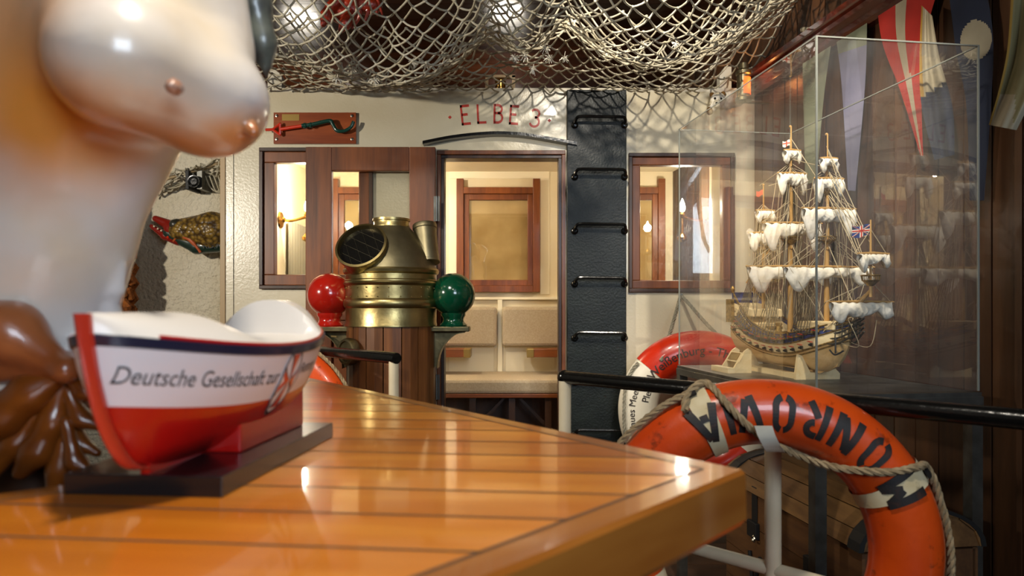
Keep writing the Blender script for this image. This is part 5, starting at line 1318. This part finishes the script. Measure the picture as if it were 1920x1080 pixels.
for pts in ([(690, -4), (700, 2), (706, 20), (708, 30)], [(695, -12), (706, -4), (714, 18), (717, 28)], [(684, 14), (690, 22), (686, 34), (684, 46)], [(650, -22), (630, -10), (618, 2)], [(676, 20), (672, 36), (660, 54)]):
    mb = MB().tube(spline([P(*p, YL-.03) for p in pts], 5), [4.2*kL*(1-.6*i/(5*(len(pts)-1))) for i in range(5*(len(pts)-1)+1)], 7); build(mb, 'leg', 'lobster', cr, smooth=True)

# ================================================================== THINGS ON AND ABOVE THE DECKHOUSE
for who, x0, x1, y0, y1 in (('left', 499, 526, 124, 173), ('right', 1352, 1378, 122, 181)):
    mb = MB(); sg = 1 if who == 'left' else -1
    x1 -= 4 if sg < 0 else 0; xa, xb = (x0, x1) if sg > 0 else (x1, x0)
    mb.prism([W(xa, y1, -.02), W(xb, y1, -.02), W(xb, y0+(17 if sg > 0 else 14), -.02), W(xa+(xb-xa)*.55, y0, -.02), W(xa, y0, -.02)], (0, .06, 0))
    t = thing('light_board', 'white painted side light board standing on the %s end of the deckhouse roof' % who, 'light board', W((x0+x1)/2, y1, -.1), 'white boards on the deckhouse roof')
    build(mb, 'board', 'white_paint', t, bevel=.002)
    for py in (y0+22, y1-16): mb = MB().cyl(W(x1-9 if sg > 0 else x0+8, py, -.02), W(x1-9 if sg > 0 else x0+8, py, -.016), .005, 8); build(mb, 'screw', 'steel', t)
# deck lamp in a wooden frame over the doorway
t = thing('framed_lamp', 'brass lamp cap between two wooden uprights on the roof above the name', 'lamp', W(938, 172, -.10))
mb = MB(); wbox(mb, 909, 137, 915, 173, -.06, -.09); mb_ = MB()
build(mb, 'upright', 'tan_trim', t); mb = MB(); wbox(mb, 960, 134, 966, 173, -.06, -.09); build(mb, 'upright', 'tan_trim', t)
mb = MB(); wbox(mb, 909, 133, 966, 138, -.06, -.09); build(mb, 'crossbar', 'tan_trim', t)
k_ = 3.8/F; bz = lambda py: CZ+(HY-py)*k_
mb = MB().lathe([(.004, bz(172)), (13*k_, bz(172)), (13*k_, bz(167)), (10*k_, bz(165)), (10*k_, bz(158)), (10.5*k_, bz(153)), (9*k_, bz(151)), (2*k_, bz(149))], (P(938, 0, 3.8).x, 3.8, 0), 20); build(mb, 'cap', 'brass_bright', t, smooth=True)
# red lantern
YK = 3.52; kl = YK/F; lzz = lambda py: CZ+(HY-py)*kl; lx = P(1394, 0, YK).x
t = thing('ship_lantern', 'brass ship lantern with a glowing red lens beside the right white board', 'lantern', (lx, YK, lzz(190)))
mb = MB().lathe([(.002, lzz(190)), (15*kl, lzz(190)), (15*kl, lzz(184)), (12*kl, lzz(182)), (12*kl, lzz(142)), (14*kl, lzz(140)), (14*kl, lzz(134)), (9*kl, lzz(130)), (9*kl, lzz(120)), (4*kl, lzz(117)), (.002, lzz(116))], (lx, YK, 0), 24); build(mb, 'body', 'brass_dark', t, smooth=True)
mb = MB().grid(lambda u, v: Vector((lx+13*kl*math.cos(-1.9+2.1*u), YK+13*kl*math.sin(-1.9+2.1*u), lzz(178)+(lzz(147)-lzz(178))*v)), 16, 4); build(mb, 'red_lens', 'lantern_red', t, smooth=True)
mb = MB().tube([(lx, YK, lzz(188)), (lx+.03, YK+.03, lzz(188)), RW(-.01, YK+.05, lzz(188))], .008, 8); build(mb, 'wall_arm', 'brass_dark', t, smooth=True)
lamp('POINT', 'lantern_glow', (lx+.055, YK-.05, lzz(158)), None, .45, (1, .38, .10), shadow_soft_size=.03)
# fluffy toy animal lying on the roof edge
YT = 3.63; kt = YT/F
toy = thing('soft_toy', 'fluffy white and brown soft toy animal peeping over the roof beside the lantern', 'soft toy', P(1352, 205, YT))
tf = s_union([s_ball(P(1346, 188, YT-.01), 14*kt), s_ball(P(1344, 195, YT-.045), 7*kt), s_cap(P(1354, 190, YT+.04), P(1382, 184, YT+.07), 15*kt, 16*kt), s_cap(P(1342, 198, YT-.01), P(1331, 208, YT-.01), 7.5*kt, 7*kt)], .008)
lo_, hi_ = P(1312, 226, YT), P(1410, 160, YT)
build(surface_nets(tf, [lo_.x, YT-.09, lo_.z], [hi_.x, YT+.16, hi_.z], .0042), 'body', 'toy_fur', toy, smooth=True, ang=180)
for px, py in ((1340.5, 184.5), (1352, 185)): mb = MB().ball(P(px, py, YT-.047), 2.3*kt, 8); build(mb, 'eye', 'black_gloss', toy, smooth=True)
mb = MB().ball(P(1344, 193, YT-.066), 2.4*kt, 8, (1.2, .8, .8)); build(mb, 'nose', 'black_matte', toy, smooth=True)
for px, py in ((1335, 178), (1356, 176)): mb = MB().ball(P(px, py, YT-.005), 5*kt, 10, (1, .6, 1)); lab(build(mb, 'ear', 'toy_brown', toy, smooth=True), 'brown ear')
mb = MB().ball(P(1331, 208, YT-.016), 7.2*kt, 12, (.9, .9, 1.1)); lab(build(mb, 'paw', 'toy_brown', toy, smooth=True), 'brown paw')

# ================================================================== BOAT-HOOK PLAQUE
t = thing('wall_plaque', 'red-brown wooden plaque with brass label on the wall left of the name', 'plaque', W(592, 271, .01))
mb = MB(); wbox(mb, 515, 212.5, 669, 271, 0, .018); build(mb, 'board', 'plaque_wood', t, bevel=.002)
for px in (521, 661.5):
    for py in (219, 262.5): mb = MB().lathe([(.008, 0), (.0075, .004), (.003, .005), (.001, .005)], W(px, py, .018), 12, (0, -1, 0)); build(mb, 'screw', 'chrome', t, smooth=True)
mb = MB(); wbox(mb, 531, 216, 563, 228, .018, .0195); bp_ = build(mb, 'name_plate', 'plate_brass', t)
hk = thing('iron_hook', 'red and green painted iron hook with triangular eye mounted on the wooden plaque', 'hook', W(590, 250, .02))
mb = MB()
tri = [W(516, 246.5, .04), W(530, 236, .04), W(530, 256, .04)]
for a, b in ((0, 1), (1, 2), (2, 0)): mb.tube([tri[a], tri[b]], .0072, 8)
for q in tri: mb.ball(q, .0076, 8)
mb.tube([W(531, 246, .04), W(573, 240, .045)], .0095, 10); mb.tube([W(516, 246.5, .04), W(503, 247, .04)], .008, 8)
build(mb, 'shank', 'hook_red', hk, smooth=True)
mb = MB().tube(spline([W(571, 240, .045), W(590, 238, .047), W(622, 231.5, .05), W(628, 237, .05), W(636, 249, .05), W(650, 250, .05), W(662, 243, .05), W(667, 232.5, .05)], 7), [.0115]*18+[.0105]*14+[.0095]*18, 12)
mb.lathe([(.011, -.01), (.016, -.006), (.016, .006), (.011, .01)], W(577, 240, .045), 12, (1, 0, .1)); mb.lathe([(.011, -.008), (.0155, -.004), (.0155, .004), (.011, .008)], W(588, 239, .046), 12, (1, 0, .1))
build(mb, 'curved_hook', 'hook_green', hk, smooth=True)

# ================================================================== PLASTER WALL THINGS
YF = 4.08; kf = YF/F
fish = thing('carved_fish', 'carved fish with red mouth and golden scales mounted on the plaster wall', 'fish', P(400, 475, 4.15))
bf = s_union([s_cap(P(340, 432, YF), P(400, 432, YF), 22*kf, 34*kf), s_cap(P(400, 432, YF), P(432, 430, YF), 34*kf, 22*kf), s_cap(P(432, 430, YF), P(452, 410, YF), 10*kf, 6*kf)], .02)
lo_, hi_ = P(310, 490, YF), P(470, 380, YF)
build(surface_nets(bf, [lo_.x, YF-.13, lo_.z], [hi_.x, YF+.13, hi_.z], .0075), 'body', 'fish_scales', fish, smooth=True, ang=180)
bl = s_union([s_cap(P(318, 437, YF), P(370, 462, YF), 12*kf, 14*kf), s_cap(P(370, 462, YF), P(428, 460, YF), 14*kf, 12*kf), s_cap(P(428, 460, YF), P(448, 440, YF), 12*kf, 6*kf)], .015)
build(surface_nets(bl, [P(300, 0, YF).x, YF-.09, P(0, 485, YF).z], [P(470, 0, YF).x, YF+.09, P(0, 418, YF).z], .0065), 'belly', 'fish_green', fish, smooth=True, ang=180)
hd = s_union([s_cap(P(344, 428, YF), P(322, 430, YF), 19*kf, 14*kf), s_cap(P(322, 424, YF-.0), P(292, 410, YF), 11*kf, 6*kf)], .012)
build(surface_nets(hd, [P(280, 0, YF).x, YF-.08, P(0, 452, YF).z], [P(370, 0, YF).x, YF+.08, P(0, 398, YF).z], .005), 'head', 'fish_red', fish, smooth=True, ang=180)
jw = s_union([s_cap(P(284, 424, YF), P(310, 442, YF), 4*kf, 8*kf), s_cap(P(310, 442, YF), P(335, 450, YF), 8*kf, 11*kf)], .01)
build(surface_nets(jw, [P(275, 0, YF).x, YF-.06, P(0, 466, YF).z], [P(350, 0, YF).x, YF+.06, P(0, 414, YF).z], .0045), 'jaw', 'fish_red', fish, smooth=True, ang=180)
for px, py in ((289, 424.5), (296, 429), (302.5, 432.5), (309, 436)): mb = MB().ball(P(px, py, YF-.024), 2*kf, 8); build(mb, 'tooth', 'tooth', fish, smooth=True)
mb = MB().ball(P(315, 445, YF-.030), 3*kf, 8); build(mb, 'tongue', 'hook_red', fish, smooth=True)
ey = s_union([s_ball(P(328, 421, YF-.035), 10*kf), s_cap(P(332, 414, YF-.035), P(352, 419, YF-.03), 4*kf, 4*kf), s_cap(P(352, 419, YF-.03), P(352, 409, YF-.03), 4*kf, 2*kf)], .008)
build(surface_nets(ey, [P(310, 0, YF).x, YF-.09, P(0, 438, YF).z], [P(364, 0, YF).x, YF+.02, P(0, 398, YF).z], .0045), 'brow', 'fish_dark', fish, smooth=True, ang=180)
mb = MB().tube(spline([P(326, 452, YF-.02), P(335, 443, YF-.045), P(352, 447, YF-.055), P(366, 460, YF-.05), P(376, 473, YF-.035)], 6), [.010]*10+[.012]*8+[.008]*7, 8); build(mb, 'gill_fin', 'fish_orange', fish, smooth=True)
vs, fs, wd = text2d('RD.NAV', .05, .0008, .02)
mb = MB().add([Vector((P(388, 0, YF).x+x, YF-.048-.004, P(0, 467, YF).z+y)) for x, y in vs], fs); build(mb, 'lettering', 'black_matte', fish)
mb = MB().cyl(P(420, 435, YF), (P(420, 435, YF).x, 4.2, P(0, 435, YF).z), .02, 10); build(mb, 'mount', 'fish_dark', fish)
t = thing('loudspeaker', 'small black loudspeaker box on the plaster wall under the net', 'loudspeaker', P(368, 355, 4.1))
k4 = 4.05/F
mb = MB().box(P(347, 355, 4.02), P(377, 325, 4.18)); build(mb, 'cabinet', 'black_matte', t, bevel=.004)
mb = MB().box(P(378.5, 354, 4.05), P(389, 323, 4.19)); lab(build(mb, 'bracket', 'steel', t), 'grey bracket at its side')
mb = MB().lathe([(.036, 0), (.036, .006), (.03, .006), (.012, -.004), (.001, .0)], P(363, 340, 4.02), 18, (0, -1, 0)); build(mb, 'cone', 'black_gloss', t, smooth=True)
# coir rope fender
YR = 3.95; xr_ = P(222, 0, YR).x
fd = thing('rope_fender', 'thick brown plaited rope hanging beside the figurehead against the plaster wall', 'rope', (xr_, YR, .5))
mb = MB()
for k in range(3):
    pth = []
    for i in range(70):
        z = 1.72-i*.017; ph_ = 2*PI*(z/.26+k/3); pth.append((xr_+.062*math.sin(ph_), YR+.045*math.sin(2*ph_), z))
    mb.rope(pth, .040, .16, 3, 7, .02)
build(mb, 'plait', 'rope_brown', fd, smooth=True)
mb = MB().rope([(xr_, YR, ZC), (xr_, YR, 1.7)], .02); build(mb, 'lanyard', 'rope_brown', fd, smooth=True)
mb = MB().lathe([(.075, -.05), (.095, -.03), (.095, .03), (.075, .05)], (xr_, YR, 1.70), 16); build(mb, 'collar', 'rope_brown', fd, smooth=True)

# ================================================================== SIGNAL FLAGS along the right wall
def zl_(Y): return CZ+(HY-(57-37*(3.25-Y)/.45))*Y/F if Y > 2.4 else 2.44
def wall_off(px, Y): return (1.84-TR*Y)-(px-CX)*Y/F
line_pts = [(1503, 56, 3.22), (1563, 60, 3.02), (1622, 22, 2.82), (1660, -12, 2.66), (1760, -40, 2.42), (1870, -50, 2.16), (1960, -60, 1.90)]
fl = thing('flag_line', 'pale cord carrying the signal flags along the right wall', 'cord', P(1660, 0, 2.66))
mb = MB().rope(spline([P(*q) for q in line_pts], 8), .006); build(mb, 'cord', 'rope_grey', fl, smooth=True)
for q in ((1561, 58, 3.02), (1566, 60, 3.0)): mb = MB().ball(P(*q), .013, 8, (1.2, 1, .8)); build(mb, 'knot', 'rope_grey', fl, smooth=True)
def flag(label, left, right, mats, pick, Y0, Y1, amp=.025, nu=16, nv=30, seed=0, hem=None):
    """left / right: outline points (px, py) from top to bottom; the cloth hangs at depth Y0 (left) to Y1 (right) with soft vertical folds"""
    Lp = spline([(a, b, 0) for a, b in left], 8); Rp = spline([(a, b, 0) for a, b in right], 8)
    def at_(pl, v): x = v*(len(pl)-1); i = min(int(x), len(pl)-2); return pl[i].lerp(pl[i+1], x-i)
    def fn(u, v):
        a, b = at_(Lp, v), at_(Rp, v); q = a.lerp(b, u); Y = Y0+(Y1-Y0)*u+amp*math.sin(u*7+v*2.2+seed)*(.3+.7*v)+.4*amp*math.sin(u*15+seed*2+v)
        return P(q.x, q.y, min(Y, 1.80/(TR+(q.x-CX)/F)))
    mb = MB(); vs = [fn(i/nu, j/nv) for j in range(nv+1) for i in range(nu+1)]
    for p in vs: mb.v.append(p)
    for j in range(nv):
        for i in range(nu): mb.f.append([j*(nu+1)+i, j*(nu+1)+i+1, (j+1)*(nu+1)+i+1, (j+1)*(nu+1)+i]); mb.m.append(pick((i+.5)/nu, (j+.5)/nv))
    t = thing('signal_flag', label, 'flag', fn(.5, 0), 'signal flags'); o = build(mb, 'cloth', mats, t, smooth=True, ang=180)
    if hem:
        mb = MB().tube([fn(i/nu, 0)+Vector((0, -.003, 0)) for i in range(nu+1)], .012, 6); build(mb, 'hem', hem, t, smooth=True)
    return t
flag('narrow pale green pennant hanging behind the near left edge of the case', [(1504, 56), (1506, 180), (1510, 345)], [(1562, 60), (1545, 180), (1531, 342)], ['flag_green'], lambda u, v: 0, 3.20, 3.04, .012, seed=1, hem='flag_white')
flag('grey-green pennant fading to lilac at its cut tip, seen through the case', [(1566, 60), (1578, 160), (1590, 357)], [(1626, 22), (1622, 160), (1604, 358)], ['flag_green', 'flag_lilac'], lambda u, v: 0 if v < .28 else 1, 2.98, 2.84, .012, seed=2, hem='flag_white')
flag('red pennant with a white stripe tapering to a long point', [(1640, -60), (1652, 70), (1688, 170), (1726, 292)], [(1772, -60), (1742, 40), (1728, 150), (1731, 292)], ['flag_red', 'flag_white'], lambda u, v: 1 if .30 < u < .47+.1*v else 0, 2.66, 2.46, .03, seed=0)
flag('cream and navy pennant with a yellow edge right of the red pennant', [(1728, 10), (1724, 110), (1728, 200), (1752, 300)], [(1748, 30), (1762, 110), (1786, 200), (1790, 290)], ['flag_white', 'flag_navy', 'flag_yellow'], lambda u, v: (2 if u < .12 else 0) if v < .60-.1*u else 1, 2.36, 2.27, .015, seed=3)
flag('dark blue flag with a round white spot hanging at the right of the case', [(1776, -40), (1792, 90), (1812, 200), (1818, 376)], [(1846, -40), (1862, 70), (1858, 200), (1845, 376)], ['flag_navy', 'flag_white'], lambda u, v: 1 if ((u-.55)/.42)**2+((v-.33)/.10)**2 < 1 else 0, 2.32, 2.16, .02, nu=60, nv=110, seed=4)
flag('olive and cream flag at the right edge of the picture', [(1898, -60), (1890, 80), (1875, 160), (1854, 234)], [(1990, -60), (1962, 80), (1945, 160), (1906, 244)], ['flag_olive', 'flag_white', 'flag_yellow'], lambda u, v: 2 if u < .07 else (1 if v > .72 and u < .45+(v-.72)*1.6 else (1 if u > .8 else 0)), 1.86, 1.74, .02, seed=5)
